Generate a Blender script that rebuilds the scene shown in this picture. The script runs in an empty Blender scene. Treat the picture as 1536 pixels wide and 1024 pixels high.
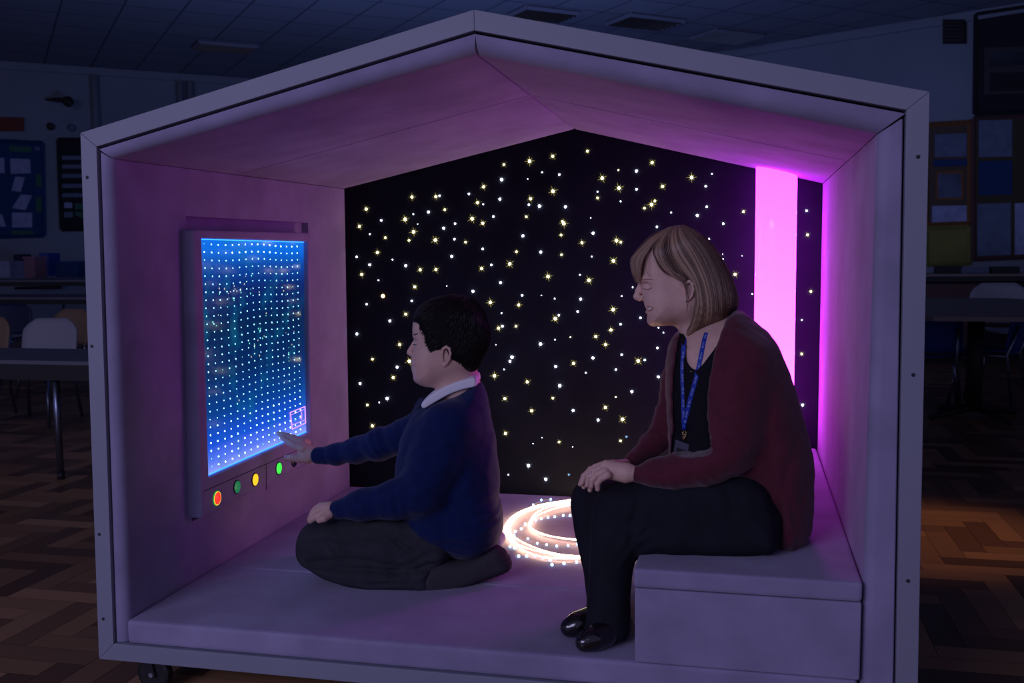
import bpy, bmesh, math, random
import numpy as np
from mathutils import Vector, Matrix
from mathutils.bvhtree import BVHTree
random.seed(7); RNG = np.random.default_rng(5)
C = bpy.context.scene.collection
SC = bpy.context.scene
S = .85
# ------------------------------------------------------------------ camera
CAM = np.array([1.7879, -2.4636, 1.1562])*S
YAW, PITCH, ROLL, FPX = .2262, -.0886, -.0091, 1507.5
def cam_axes():
    cy, sy, cp, sp = math.cos(YAW), math.sin(YAW), math.cos(PITCH), math.sin(PITCH)
    fw = np.array([-sy*cp, cy*cp, sp]); r = np.array([cy, sy, 0]); u = np.cross(r, fw)
    c, s = math.cos(ROLL), math.sin(ROLL)
    return fw, c*r+s*u, -s*r+c*u
FW, RT, UP = cam_axes()
def ray(x, y): return FW + RT*(x-768)/FPX - UP*(y-512)/FPX
def atY(x, y, Y): d = ray(x, y); return CAM + d*(Y-CAM[1])/d[1]
def atX(x, y, X): d = ray(x, y); return CAM + d*(X-CAM[0])/d[0]
def atZ(x, y, Z): d = ray(x, y); return CAM + d*(Z-CAM[2])/d[2]
def atD(x, y, D): return CAM + ray(x, y)*D
cd = bpy.data.cameras.new('camera'); co = bpy.data.objects.new('camera', cd); C.objects.link(co)
cd.sensor_width = 36; cd.lens = FPX/1536*36; cd.clip_start = .05; cd.clip_end = 100
cd.dof.use_dof = True; cd.dof.focus_distance = 2.55; cd.dof.aperture_fstop = 6.3
co.matrix_world = Matrix(((RT[0], UP[0], -FW[0], CAM[0]), (RT[1], UP[1], -FW[1], CAM[1]), (RT[2], UP[2], -FW[2], CAM[2]), (0, 0, 0, 1)))
SC.camera = co
SC.view_settings.view_transform = 'Standard'; SC.view_settings.look = 'None'
SC.view_settings.gamma = 1; SC.view_settings.use_curve_mapping = False
SC.view_settings.exposure = .42
SC.cycles.use_denoising = True; SC.cycles.max_bounces = 6; SC.cycles.sample_clamp_indirect = 4
SC.cycles.caustics_reflective = False; SC.cycles.caustics_refractive = False
# ------------------------------------------------------------------ materials
def mat(name, col, rough=.6, metal=0, spec=.5, emit=None, es=1, noise=None, bump=None, sss=0, coat=0, sheen=0, attr=None, alpha=None):
    m = bpy.data.materials.new(name); m.use_nodes = True
    N = m.node_tree.nodes; L = m.node_tree.links; b = N['Principled BSDF']
    b.inputs['Base Color'].default_value = (*col, 1); b.inputs['Roughness'].default_value = rough
    b.inputs['Metallic'].default_value = metal; b.inputs['Specular IOR Level'].default_value = spec
    if emit: b.inputs['Emission Color'].default_value = (*emit, 1); b.inputs['Emission Strength'].default_value = es
    if sss:
        b.inputs['Subsurface Weight'].default_value = sss; b.inputs['Subsurface Radius'].default_value = (1, .35, .2); b.inputs['Subsurface Scale'].default_value = .006
    if coat: b.inputs['Coat Weight'].default_value = coat; b.inputs['Coat Roughness'].default_value = .1
    if sheen: b.inputs['Sheen Weight'].default_value = sheen; b.inputs['Sheen Roughness'].default_value = .5
    tc = N.new('ShaderNodeTexCoord')
    if noise:   # (scale, amount, detail, stretch)
        n = N.new('ShaderNodeTexNoise'); n.inputs['Scale'].default_value = noise[0]; n.inputs['Detail'].default_value = noise[2] if len(noise) > 2 else 3
        src = tc.outputs['Object']
        if len(noise) > 3:
            mp = N.new('ShaderNodeMapping'); mp.inputs['Scale'].default_value = noise[3]; L.new(src, mp.inputs[0]); src = mp.outputs[0]
        L.new(src, n.inputs['Vector'])
        r = N.new('ShaderNodeMapRange'); r.inputs[1].default_value = .3; r.inputs[2].default_value = .7; r.inputs[3].default_value = 1-noise[1]; r.inputs[4].default_value = 1+noise[1]
        L.new(n.outputs[0], r.inputs[0])
        h = N.new('ShaderNodeHueSaturation'); h.inputs['Color'].default_value = (*col, 1); L.new(r.outputs[0], h.inputs['Value']); L.new(h.outputs[0], b.inputs['Base Color'])
    if attr:    # per-piece tone kept on the mesh, between two colours
        a = N.new('ShaderNodeAttribute'); a.attribute_name = 'tone'
        x = N.new('ShaderNodeMix'); x.data_type = 'RGBA'; x.inputs['A'].default_value = (*col, 1); x.inputs['B'].default_value = (*attr, 1)
        L.new(a.outputs['Fac'], x.inputs['Factor']); L.new(x.outputs['Result'], b.inputs['Base Color'])
    if bump:    # (scale, strength, distance)
        n2 = N.new('ShaderNodeTexNoise'); n2.inputs['Scale'].default_value = bump[0]; n2.inputs['Detail'].default_value = 4
        L.new(tc.outputs['Object'], n2.inputs['Vector'])
        bp = N.new('ShaderNodeBump'); bp.inputs['Strength'].default_value = bump[1]; bp.inputs['Distance'].default_value = bump[2]
        L.new(n2.outputs[0], bp.inputs['Height']); L.new(bp.outputs[0], b.inputs['Normal'])
    return m
def emis(name, col, s):
    m = bpy.data.materials.new(name); m.use_nodes = True; N = m.node_tree.nodes; N.clear()
    e = N.new('ShaderNodeEmission'); e.inputs[0].default_value = (*col, 1); e.inputs[1].default_value = s
    o = N.new('ShaderNodeOutputMaterial'); m.node_tree.links.new(e.outputs[0], o.inputs[0]); return m
M = dict(
 pad=mat('pad_fabric', (.315, .28, .43), .85, spec=.2, noise=(7, .15, 6), bump=(220, .25, .002), sheen=.15),
 frame=mat('painted_frame', (.265, .268, .34), .55, noise=(3, .04), bump=(90, .08, .001)),
 shell=mat('shell_board', (.3, .3, .36), .6),
 dark=mat('dark_gap', (.02, .02, .025), .8),
 screw=mat('screw_metal', (.03, .03, .04), .5, metal=.3),
 blackcloth=mat('star_cloth', (.011, .013, .022), .95, spec=.1, noise=(6, .15)),
 led_y=emis('warm_star_light', (1, .88, .42), 14), led_w=emis('white_star_light', (.84, .88, 1), 12), led_b=emis('blue_star_light', (.15, .45, .8), 1.2), led_o=emis('amber_star_light', (1, .6, .25), 4),
 ray_y=emis('warm_flare_ray', (.80, .66, .18), .9), ray_w=emis('white_flare_ray', (.6, .6, .8), .6),
 navy=mat('navy_knit', (.005, .014, .078), .85, spec=.15, noise=(40, .15), bump=(420, .4, .002), sheen=.12),
 grey=mat('charcoal_trouser', (.034, .034, .042), .85, spec=.2, bump=(300, .3, .0015), noise=(20, .15)),
 sock=mat('ribbed_sock', (.060, .052, .060), .9, spec=.1, bump=(400, .4, .0015)),
 white=mat('white_cotton', (.88, .87, .9), .8),
 tie=mat('tie_cloth', (.01, .015, .06), .7),
 skin_c=mat('skin_boy', (.68, .43, .35), .5, spec=.35, sss=.15, noise=(30, .05), bump=(500, .08, .0008)),
 skin_w=mat('skin_woman', (.74, .47, .38), .5, spec=.35, sss=.15, noise=(40, .07), bump=(500, .1, .0008)),
 lip=mat('lip', (.40, .15, .15), .4, sss=.1),
 teeth=mat('teeth', (.8, .77, .7), .25),
 lash=mat('lash', (.02, .013, .012), .7),
 brow=mat('brow', (.24, .14, .11), .8),
 hair_b=mat('black_hair', (.006, .005, .005), .42, spec=.4, attr=(.022, .016, .013)),
 hair_w=mat('blonde_hair', (.085, .045, .034), .36, spec=.5, attr=(.52, .335, .215)),
 hair_bb=mat('hair_base_dark', (.006, .005, .005), .8, spec=.15),
 hair_wb=mat('hair_base', (.09, .05, .038), .6, spec=.3),
 wine=mat('maroon_knit', (.105, .017, .032), .85, spec=.2, noise=(30, .12), bump=(420, .35, .002), sheen=.25),
 blacktop=mat('black_top', (.008, .008, .012), .85, spec=.2),
 trouser=mat('black_trouser', (.011, .012, .019), .85, spec=.25, bump=(300, .2, .001), noise=(12, .2)),
 patent=mat('patent_shoe', (.008, .006, .008), .12, coat=.8),
 lanyard=mat('blue_lanyard', (.01, .045, .42), .5),
 lettering=mat('lanyard_print', (.45, .5, .75), .6),
 silver=mat('silver_metal', (.75, .72, .68), .25, metal=1),
 gold=mat('gold_metal', (.75, .55, .25), .3, metal=1),
 badge=mat('plastic_badge', (.10, .10, .14), .25, coat=.5),
 wheel=mat('caster_rubber', (.01, .01, .012), .45), steel=mat('dull_steel', (.4, .42, .47), .35, metal=.9),
 wall=mat('hall_wall_paint', (.23, .27, .33), .9, noise=(.6, .12)),
 cblue=mat('blue_chair_plastic', (.015, .06, .36), .5), ctan=mat('tan_chair_plastic', (.28, .19, .12), .6), cgrey=mat('pale_chair_plastic', (.36, .36, .42), .6), cnavy=mat('navy_chair_plastic', (.015, .02, .07), .6),
 tabtop=mat('table_laminate', (.15, .15, .19), .5, noise=(8, .08)), tabedge=mat('table_edge', (.02, .02, .022), .6), tabwood=mat('table_wood', (.25, .20, .17), .5, noise=(6, .1)),
 leg=mat('chair_leg_metal', (.22, .25, .32), .3, metal=.9),
 bblue=mat('blue_board', (.01, .05, .16), .9), bdark=mat('dark_board', (.012, .012, .02), .9), paper=mat('paper', (.32, .36, .55), .9, noise=(14, .15)), paper2=mat('dim_paper', (.14, .18, .27), .9, noise=(12, .15)),
 yellow=mat('yellow_board', (.22, .22, .05), .9, noise=(9, .12)), bframe=mat('board_frame', (.10, .05, .05), .7), red=mat('red_sign', (.16, .035, .02), .8), green=mat('green_paper', (.03, .14, .08), .8), orange=mat('orange_border', (.22, .09, .03), .8),
 pinkbox=mat('pink_box', (.25, .13, .17), .8), black=mat('black_plastic', (.01, .01, .013), .6),
)
# ------------------------------------------------------------------ objects
def tag(o, label=None, cat=None, group=None, kind=None):
    if label: o['label'] = label
    if cat: o['category'] = cat
    if group: o['group'] = group
    if kind: o['kind'] = kind
    return o
def empty(name, loc, label=None, cat=None, group=None, rz=0):
    o = bpy.data.objects.new(name, None); o.empty_display_size = .1; C.objects.link(o)
    o.location = tuple(loc); o.rotation_euler.z = rz
    return tag(o, label, cat, group)
def link(name, me, m, parent=None, smooth=False):
    me.name = name
    for mm in (m if isinstance(m, (list, tuple)) else [m]): me.materials.append(mm)
    if smooth: me.polygons.foreach_set('use_smooth', [True]*len(me.polygons))
    o = bpy.data.objects.new(name, me); C.objects.link(o)
    if parent is not None:
        o.parent = parent
        if parent.parent is None: o.matrix_parent_inverse = parent.matrix_basis.inverted()
    return o
class MB:
    """collects shapes in world coordinates for one mesh"""
    def __init__(s): s.v = []; s.f = []; s.t = []; s.tone = None
    def add(s, vs, fs, tone=0):
        n = len(s.v); s.v += [tuple(map(float, p)) for p in vs]; s.f += [tuple(n+i for i in f) for f in fs]; s.t += [tone]*len(vs); return s
    def hexa(s, q0, q1):   # two quads, same winding
        return s.add(list(q0)+list(q1), [(0, 1, 2, 3), (7, 6, 5, 4), (0, 4, 5, 1), (1, 5, 6, 2), (2, 6, 7, 3), (3, 7, 4, 0)])
    def box(s, x0, x1, y0, y1, z0, z1):
        return s.hexa([(x0, y0, z0), (x1, y0, z0), (x1, y1, z0), (x0, y1, z0)], [(x0, y0, z1), (x1, y0, z1), (x1, y1, z1), (x0, y1, z1)])
    def tube(s, pts, r, n=8, tone=0, caps=True, flat=None):
        pts = [np.array(p, float) for p in pts]; k = len(pts); rs = r if isinstance(r, (list, tuple)) else [r]*k
        up = None; vs = []
        for i, p in enumerate(pts):
            t = pts[min(i+1, k-1)]-pts[max(i-1, 0)]; t /= (np.linalg.norm(t)+1e-12)
            if up is None:
                up = np.array([0, 0, 1.]) if abs(t[2]) < .9 else np.array([1., 0, 0])
            a = np.cross(up, t); a /= (np.linalg.norm(a)+1e-12); b = np.cross(t, a); up = b
            for j in range(n):
                an = 2*math.pi*j/n; vs.append(p+rs[i]*(a*math.cos(an)+b*math.sin(an)*(flat or 1)))
        fs = [(i*n+j, i*n+(j+1) % n, (i+1)*n+(j+1) % n, (i+1)*n+j) for i in range(k-1) for j in range(n)]
        if caps: fs += [tuple(range(n-1, -1, -1)), tuple((k-1)*n+j for j in range(n))]
        return s.add(vs, fs, tone)
    def ball(s, c, r, n=8, m=6, sc=(1, 1, 1)):
        vs = []; c = np.array(c, float)
        for i in range(1, m):
            th = math.pi*i/m
            for j in range(n):
                ph = 2*math.pi*j/n; vs.append(c+r*np.array([math.sin(th)*math.cos(ph)*sc[0], math.sin(th)*math.sin(ph)*sc[1], math.cos(th)*sc[2]]))
        vs += [c+np.array([0, 0, r*sc[2]]), c-np.array([0, 0, r*sc[2]])]; T = (m-1)*n
        fs = [(i*n+j, (i+1)*n+j, (i+1)*n+(j+1) % n, i*n+(j+1) % n) for i in range(m-2) for j in range(n)]
        fs += [(T, j, (j+1) % n) for j in range(n)]+[(T+1, (m-2)*n+(j+1) % n, (m-2)*n+j) for j in range(n)]
        return s.add(vs, fs)
    def lathe(s, o, ax, prof, n=24):  # prof: (distance along ax, radius)
        o = np.array(o, float); ax = np.array(ax, float); ax /= np.linalg.norm(ax)
        a = np.cross(ax, [0, 0, 1.] if abs(ax[2]) < .9 else [1., 0, 0]); a /= np.linalg.norm(a); b = np.cross(ax, a)
        vs = [o+ax*h+r*(a*math.cos(2*math.pi*j/n)+b*math.sin(2*math.pi*j/n)) for h, r in prof for j in range(n)]; k = len(prof)
        fs = [(i*n+j, i*n+(j+1) % n, (i+1)*n+(j+1) % n, (i+1)*n+j) for i in range(k-1) for j in range(n)]
        fs += [tuple(range(n-1, -1, -1)), tuple((k-1)*n+j for j in range(n))]
        return s.add(vs, fs)
    def mesh(s, bevel=0, seg=3, big=None):
        me = bpy.data.meshes.new('m'); me.from_pydata(s.v, [], s.f)
        bm = bmesh.new(); bm.from_mesh(me)
        bmesh.ops.recalc_face_normals(bm, faces=bm.faces)
        if big:     # one edge (two vertex numbers) rounded with a larger radius
            bm.verts.ensure_lookup_table(); e = bm.edges.get((bm.verts[big[0]], bm.verts[big[1]]))
            rest = [x for x in bm.edges if x is not e and e.verts[0] not in x.verts and e.verts[1] not in x.verts]
            bmesh.ops.bevel(bm, geom=[e], offset=big[2], segments=7, profile=.5, affect='EDGES', clamp_overlap=True)
            rest = [x for x in rest if x.is_valid]; bmesh.ops.bevel(bm, geom=rest, offset=bevel, segments=seg, profile=.6, affect='EDGES', clamp_overlap=True); bevel = 0
        if bevel: bmesh.ops.bevel(bm, geom=bm.edges[:], offset=bevel, segments=seg, profile=.6, affect='EDGES', clamp_overlap=True)
        bm.to_mesh(me); bm.free()
        if any(s.t):
            a = me.attributes.new('tone', 'FLOAT', 'POINT'); a.data.foreach_set('value', s.t)
        me.update(); return me
    def build(s, name, m, parent=None, bevel=0, seg=3, smooth=False, big=None, **kw):
        o = link(name, s.mesh(bevel, seg, big), m, parent, smooth or bevel > 0)
        if bevel: o.data.set_sharp_from_angle(angle=math.radians(33)); o.modifiers.new('wn', 'WEIGHTED_NORMAL').keep_sharp = True
        if kw: tag(o, **kw)
        return o
def V(*a): return np.array(a, float)
# ------------------------------------------------------------------ signed-distance sculpting
def spline(pts, n=6):
    P = np.array(pts, float); out = []; k = len(P)
    for i in range(k):
        p0, p1, p2, p3 = P[i-1], P[i], P[(i+1) % k], P[(i+2) % k]
        for t in np.linspace(0, 1, n, endpoint=False):
            out.append(.5*((2*p1)+(p2-p0)*t+(2*p0-5*p1+4*p2-p3)*t*t+(3*p1-p0-3*p2+p3)*t**3))
    return np.array(out)
def sdpoly(A, Z, poly):
    d = np.full(A.shape, 1e9, np.float32); ins = np.zeros(A.shape, bool); n = len(poly)
    for i in range(n):
        (x0, y0), (x1, y1) = poly[i-1], poly[i]; ex, ey = x1-x0, y1-y0
        wx, wy = A-x0, Z-y0; t = np.clip((wx*ex+wy*ey)/(ex*ex+ey*ey+1e-12), 0, 1)
        d = np.minimum(d, (wx-ex*t)**2+(wy-ey*t)**2)
        if y0 != y1:
            c = ((y0 > Z) != (y1 > Z)) & (A < ex*(Z-y0)/(y1-y0)+x0); ins ^= c
    d = np.sqrt(d); return np.where(ins, -d, d)
class Sculpt:
    def __init__(s, px, py, Y, th, h):
        s.O = atY(px, py, Y); s.th = math.radians(th); s.c, s.n = math.cos(s.th), math.sin(s.th); s.h = h; s.ops = []
        s.mpx = np.linalg.norm(atY(px+1, py, Y)-s.O); s.lo = np.full(3, 1e9); s.hi = np.full(3, -1e9)
    def like(s, h=None):
        o = Sculpt.__new__(Sculpt); o.__dict__.update(s.__dict__); o.ops = []; o.lo = np.full(3, 1e9); o.hi = np.full(3, -1e9)
        if h: o.h = h
        return o
    def W2L(s, P):
        d = np.array(P)-s.O; return V(d[0]*s.c+d[1]*s.n, -d[0]*s.n+d[1]*s.c, d[2])
    def L2W(s, p):
        p = np.atleast_2d(p); return np.stack([s.O[0]+p[:, 0]*s.c-p[:, 1]*s.n, s.O[1]+p[:, 0]*s.n+p[:, 1]*s.c, s.O[2]+p[:, 2]], 1)
    def at(s, x, y, b=0):     # pixel onto the local plane b
        d = ray(x, y); nn = V(-s.n, s.c, 0); t = (b-(CAM-s.O)@nn)/(d@nn); return s.W2L(CAM+d*t)
    def pw(s, x, y, Y): return s.W2L(atY(x, y, Y))
    def wp(s, x, y, b=0): return s.L2W(s.at(x, y, b))[0]
    def _add(s, fn, lo, hi, k, mode):
        if mode == 'u': s.lo = np.minimum(s.lo, lo); s.hi = np.maximum(s.hi, hi)
        s.ops.append((fn, np.array(lo)-k-2*s.h, np.array(hi)+k+2*s.h, k, mode)); return s
    def cone(s, a, b, r1, r2, k=.01, mode='u'):
        a, b = np.array(a), np.array(b)
        def fn(A, B, Z):
            e = b-a; l2 = e@e+1e-12; t = np.clip(((A-a[0])*e[0]+(B-a[1])*e[1]+(Z-a[2])*e[2])/l2, 0, 1)
            return np.sqrt((A-a[0]-e[0]*t)**2+(B-a[1]-e[1]*t)**2+(Z-a[2]-e[2]*t)**2)-(r1+(r2-r1)*t)
        R = max(r1, r2); return s._add(fn, np.minimum(a, b)-R, np.maximum(a, b)+R, k, mode)
    def chain(s, pts, k=.01, kk=None):  # pts: (local point, radius)
        for (p, r), (q, t) in zip(pts[:-1], pts[1:]): s.cone(p, q, r, t, k)
        return s
    def ell(s, c, r, k=.01, mode='u', rot=0):
        c = np.array(c); r = np.array(r, float); co_, si = math.cos(math.radians(rot)), math.sin(math.radians(rot))
        def fn(A, B, Z):
            x, z = A-c[0], Z-c[2]; x, z = x*co_+z*si, -x*si+z*co_
            q = np.sqrt((x/r[0])**2+((B-c[1])/r[1])**2+(z/r[2])**2); return (q-1)*r.min()
        R = V(max(r[0], r[2]), r[1], max(r[0], r[2])); return s._add(fn, c-R, c+R, k, mode)
    def infl(s, poly, w, R, b=0, k=.012, mode='u', n=5, tilt=(0, 0), folds=(), p=2.):
        """outline given its own thickness: half-thickness w reached R metres in from the edge"""
        L = [s.at(x, y, b) for x, y in poly]; P2 = spline([(q[0], q[2]) for q in L], n) if n > 1 else np.array([(q[0], q[2]) for q in L])
        a0, z0 = P2.mean(0); F = [(np.array([(lambda q: (q[0], q[2]))(s.at(x, y, b)) for x, y in f[0]]), f[1], f[2]) for f in folds]
        def fn(A, B, Z):
            a, z = A[:, 0, 0], Z[0, 0, :]; AA, ZZ = np.meshgrid(a, z, indexing='ij'); d = sdpoly(AA, ZZ, P2)
            for pts, amp, wd in F:
                dd = np.full(AA.shape, 1e9)
                for i in range(1, len(pts)):
                    e = pts[i]-pts[i-1]; t = np.clip(((AA-pts[i-1][0])*e[0]+(ZZ-pts[i-1][1])*e[1])/(e@e+1e-12), 0, 1)
                    dd = np.minimum(dd, np.hypot(AA-pts[i-1][0]-e[0]*t, ZZ-pts[i-1][1]-e[1]*t))
                d = d-0; G = amp*np.exp(-(dd/wd)**2)
                fn.g = G if getattr(fn, 'g', None) is None else fn.g+G
            u = np.maximum(1-(-d)/R, 0)[:, None, :]; bc = b+tilt[0]*(A-a0)+tilt[1]*(Z-z0); v = np.abs(B-bc)/w
            out = ((u**p+v**p)**(1/p)-1)*min(R, w)
            if F: out = out-fn.g[:, None, :]; fn.g = None
            return out
        tb = w+abs(tilt[0])*np.ptp(P2[:, 0])/2+abs(tilt[1])*np.ptp(P2[:, 1])/2
        return s._add(fn, V(P2[:, 0].min(), b-tb, P2[:, 1].min()), V(P2[:, 0].max(), b+tb, P2[:, 1].max()), k, mode)
    def ext(s, poly, k=.003, mode='c', n=4, blo=-9, bhi=9):
        b0 = max(blo, -.15) if blo > -9 else 0
        L = [s.at(x, y, b0) for x, y in poly]; P2 = spline([(q[0], q[2]) for q in L], n) if n > 1 else np.array([(q[0], q[2]) for q in L])
        def fn(A, B, Z):
            AA, ZZ = np.meshgrid(A[:, 0, 0], Z[0, 0, :], indexing='ij')
            return np.maximum(np.maximum(sdpoly(AA, ZZ, P2)[:, None, :], blo-B), B-bhi)
        return s._add(fn, V(P2[:, 0].min(), max(blo, -2), P2[:, 1].min()), V(P2[:, 0].max(), min(bhi, 2), P2[:, 1].max()), k, mode)
    def wr(s, x, y, R, ang, lam, amp, side=-1):   # a patch of soft creases
        c = s.at(x, y, side*.1); ca, sa = math.cos(math.radians(ang)), math.sin(math.radians(ang))
        def fn(A, Bq, Z):
            g = np.exp(-((A-c[0])**2+(Z-c[2])**2)/(R*R)); q = (A-c[0])*ca+(Z-c[2])*sa; o = -(A-c[0])*sa+(Z-c[2])*ca
            w = np.sin(2*math.pi*q/lam+2.2*np.sin(o*38+x)+.8*np.sin(q*90))
            return .55*amp*g*w*(1/(1+np.exp(-side*Bq*120)))
        return s.warp(fn)
    def warp(s, fn): s.ops.append((fn, None, None, 0, 'd')); return s
    def eval(s):
        h = s.h; lo = s.lo-4*h; hi = s.hi+4*h; dims = np.ceil((hi-lo)/h).astype(int)+1
        ax = [lo[i]+h*np.arange(dims[i]) for i in range(3)]; F = np.full(dims, .05, np.float32)
        for fn, l, u, k, mode in s.ops:
            if mode == 'd':
                F += fn(ax[0][:, None, None], ax[1][None, :, None], ax[2][None, None, :]).astype(np.float32); continue
            i0 = np.maximum(((l-lo)/h).astype(int), 0); i1 = np.minimum(((u-lo)/h).astype(int)+2, dims)
            if (i1 <= i0).any(): continue
            sl = tuple(slice(i0[i], i1[i]) for i in range(3))
            d = fn(ax[0][sl[0]][:, None, None], ax[1][sl[1]][None, :, None], ax[2][sl[2]][None, None, :]).astype(np.float32)
            f = F[sl]
            if mode == 'u':
                hh = np.maximum(k-np.abs(f-d), 0)/k if k > 0 else 0; F[sl] = np.minimum(f, d)-hh*hh*k/4
            elif mode == 'c':
                hh = np.maximum(k-np.abs(f+d), 0)/k if k > 0 else 0; F[sl] = np.maximum(f, -d)+hh*hh*k/4
        return F, lo
    def net(s):
        F, lo = s.eval(); F[0] = F[-1] = .05; F[:, 0] = F[:, -1] = .05; F[:, :, 0] = F[:, :, -1] = .05
        I = F < 0; nx, ny, nz = F.shape
        cnt = np.zeros((nx-1, ny-1, nz-1), np.int8)
        offs = [(i, j, k) for i in (0, 1) for j in (0, 1) for k in (0, 1)]
        for i, j, k in offs: cnt += I[i:nx-1+i, j:ny-1+j, k:nz-1+k]
        act = np.argwhere((cnt > 0) & (cnt < 8)); idx = -np.ones(cnt.shape, np.int32); idx[tuple(act.T)] = np.arange(len(act))
        cv = np.stack([F[act[:, 0]+o[0], act[:, 1]+o[1], act[:, 2]+o[2]] for o in offs], 1)
        acc = np.zeros((len(act), 3)); num = np.zeros(len(act))
        for a in range(8):
            for b in range(a+1, 8):
                if sum(abs(offs[a][q]-offs[b][q]) for q in range(3)) != 1: continue
                va, vb = cv[:, a], cv[:, b]; mk = (va < 0) != (vb < 0); t = np.where(mk, va/(va-vb+1e-20), 0)
                p = np.array(offs[a])+t[:, None]*(np.array(offs[b])-np.array(offs[a])); acc += p*mk[:, None]; num += mk
        vs = lo+(act+acc/num[:, None])*s.h
        quads = []
        for d in range(3):
            e1, e2 = [(1, 2), (2, 0), (0, 1)][d]
            sa = [slice(None)]*3; sb = [slice(None)]*3; sa[d] = slice(0, -1); sb[d] = slice(1, None)
            ch = np.argwhere(I[tuple(sa)] != I[tuple(sb)]); fl = I[tuple(sa)][tuple(ch.T)]
            o1 = np.zeros(3, int); o1[e1] = 1; o2 = np.zeros(3, int); o2[e2] = 1
            q = np.stack([idx[tuple((ch-o1-o2).T)], idx[tuple((ch-o2).T)], idx[tuple(ch.T)], idx[tuple((ch-o1).T)]], 1)
            q[~fl] = q[~fl][:, ::-1]; quads.append(q)
        return vs, np.concatenate(quads)
    def mesh(s):
        vs, q = s.net(); return s.L2W(vs), q
def npmesh(parts, smooth_it=0):
    vs = []; qs = []; n = 0
    for v, q in parts: vs.append(v); qs.append(q+n); n += len(v)
    v = np.concatenate(vs); q = np.concatenate(qs)
    me = bpy.data.meshes.new('m'); me.vertices.add(len(v)); me.vertices.foreach_set('co', v.astype(np.float32).ravel())
    me.loops.add(q.size); me.loops.foreach_set('vertex_index', q.astype(np.int32).ravel())
    me.polygons.add(len(q)); me.polygons.foreach_set('loop_start', np.arange(0, q.size, 4, dtype=np.int32))
    try: me.polygons.foreach_set('loop_total', np.full(len(q), 4, np.int32))
    except Exception: pass
    me.update(calc_edges=True); me.validate()
    if smooth_it:
        bm = bmesh.new(); bm.from_mesh(me)
        for _ in range(smooth_it): bmesh.ops.smooth_vert(bm, verts=bm.verts, factor=.5, use_axis_x=True, use_axis_y=True, use_axis_z=True)
        bm.to_mesh(me); bm.free()
    return me
def bvh(*obs):
    vs = []; ps = []
    for o in obs:
        n = len(vs); mw = o.matrix_world if o.parent is None else Matrix.Identity(4)
        vs += [v.co.copy() for v in o.data.vertices]; ps += [tuple(n+i for i in p.vertices) for p in o.data.polygons]
    return BVHTree.FromPolygons(vs, ps)
def hit(T, x, y, off=0.):
    d = Vector(ray(x, y)).normalized(); r = T.ray_cast(Vector(CAM), d)
    if r[0] is None: return None
    return np.array(r[0]-d*off)
# ------------------------------------------------------------------ the den
D = 1.4365; GZ = -.10
def P3(p): return V(*p)
FO = [atY(148, 985, 0), atY(120, 199, 0), atY(711, 14, 0), atY(1395, 137, 0)]
lx = (FO[3]-atY(1377, 1024, 0)); FO.append(FO[3]-lx*(FO[3][2]-FO[0][2])/lx[2]); FO[4][2] = 0; FO[0][2] = 0
fw_ = .042
def inset(poly, t):
    out = []; n = len(poly)
    for i in range(n):
        a, b, c = poly[i-1], poly[i], poly[(i+1) % n]
        d1 = (b-a)/np.linalg.norm(b-a); d2 = (c-b)/np.linalg.norm(c-b)
        n1 = V(d1[2], 0, -d1[0]); n2 = V(d2[2], 0, -d2[0]); m = (n1+n2); m /= np.linalg.norm(m); out.append(b+m*t/(m@n1))
    return out
FI = inset(FO, fw_)
den = empty('play_den', ((FO[0][0]+FO[4][0])/2, D/2, 0), 'house-shaped padded den with pale frame and lilac lining, on castors', 'play den')
def dy(p, y): return V(p[0], y, p[2])
nm = ['side', 'roof', 'roof', 'side', 'base']
for i in range(5):
    j = (i+1) % 5
    MB().hexa([dy(FO[i], 0), dy(FO[j], 0), dy(FI[j], 0), dy(FI[i], 0)], [dy(FO[i], .03), dy(FO[j], .03), dy(FI[j], .03), dy(FI[i], .03)]).build('frame_'+('post' if nm[i] == 'side' else 'rail'), M['frame'], den, .0022, 2)
SO = FO; SI = inset(FO, .018)
for i in range(5):
    j = (i+1) % 5; k = 'floor_board' if i == 4 else 'side_board' if nm[i] == 'side' else 'roof_board'
    MB().hexa([dy(SO[i], .031), dy(SO[j], .031), dy(SI[j], .031), dy(SI[i], .031)], [dy(SO[i], D+.05), dy(SO[j], D+.05), dy(SI[j], D+.05), dy(SI[i], D+.05)]).build(k, M['shell'], den)
MB().hexa([dy(q, D+.03) for q in (SI[0], SI[4], SI[3], SI[1])], [dy(q, D+.049) for q in (SI[0], SI[4], SI[3], SI[1])]).add([dy(SI[1], D+.03), dy(SI[2], D+.03), dy(SI[3], D+.03), dy(SI[1], D+.049), dy(SI[2], D+.049), dy(SI[3], D+.049)], [(0, 1, 2), (5, 4, 3), (0, 3, 4, 1), (1, 4, 5, 2)]).build('back_board', M['shell'], den)
# screws in the frame
for x, y in [(131, 266), (138, 519), (149, 801), (155, 928), (1377, 235), (1370, 562), (1362, 871)]:
    p = atY(x, y, 0); MB().lathe(p+V(0, .001, 0), (0, -1, 0), [(0, .0042), (.0018, .0040), (.0022, .0025), (.0014, .0012)], 12).build('screw', M['screw'], den, smooth=False)
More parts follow.
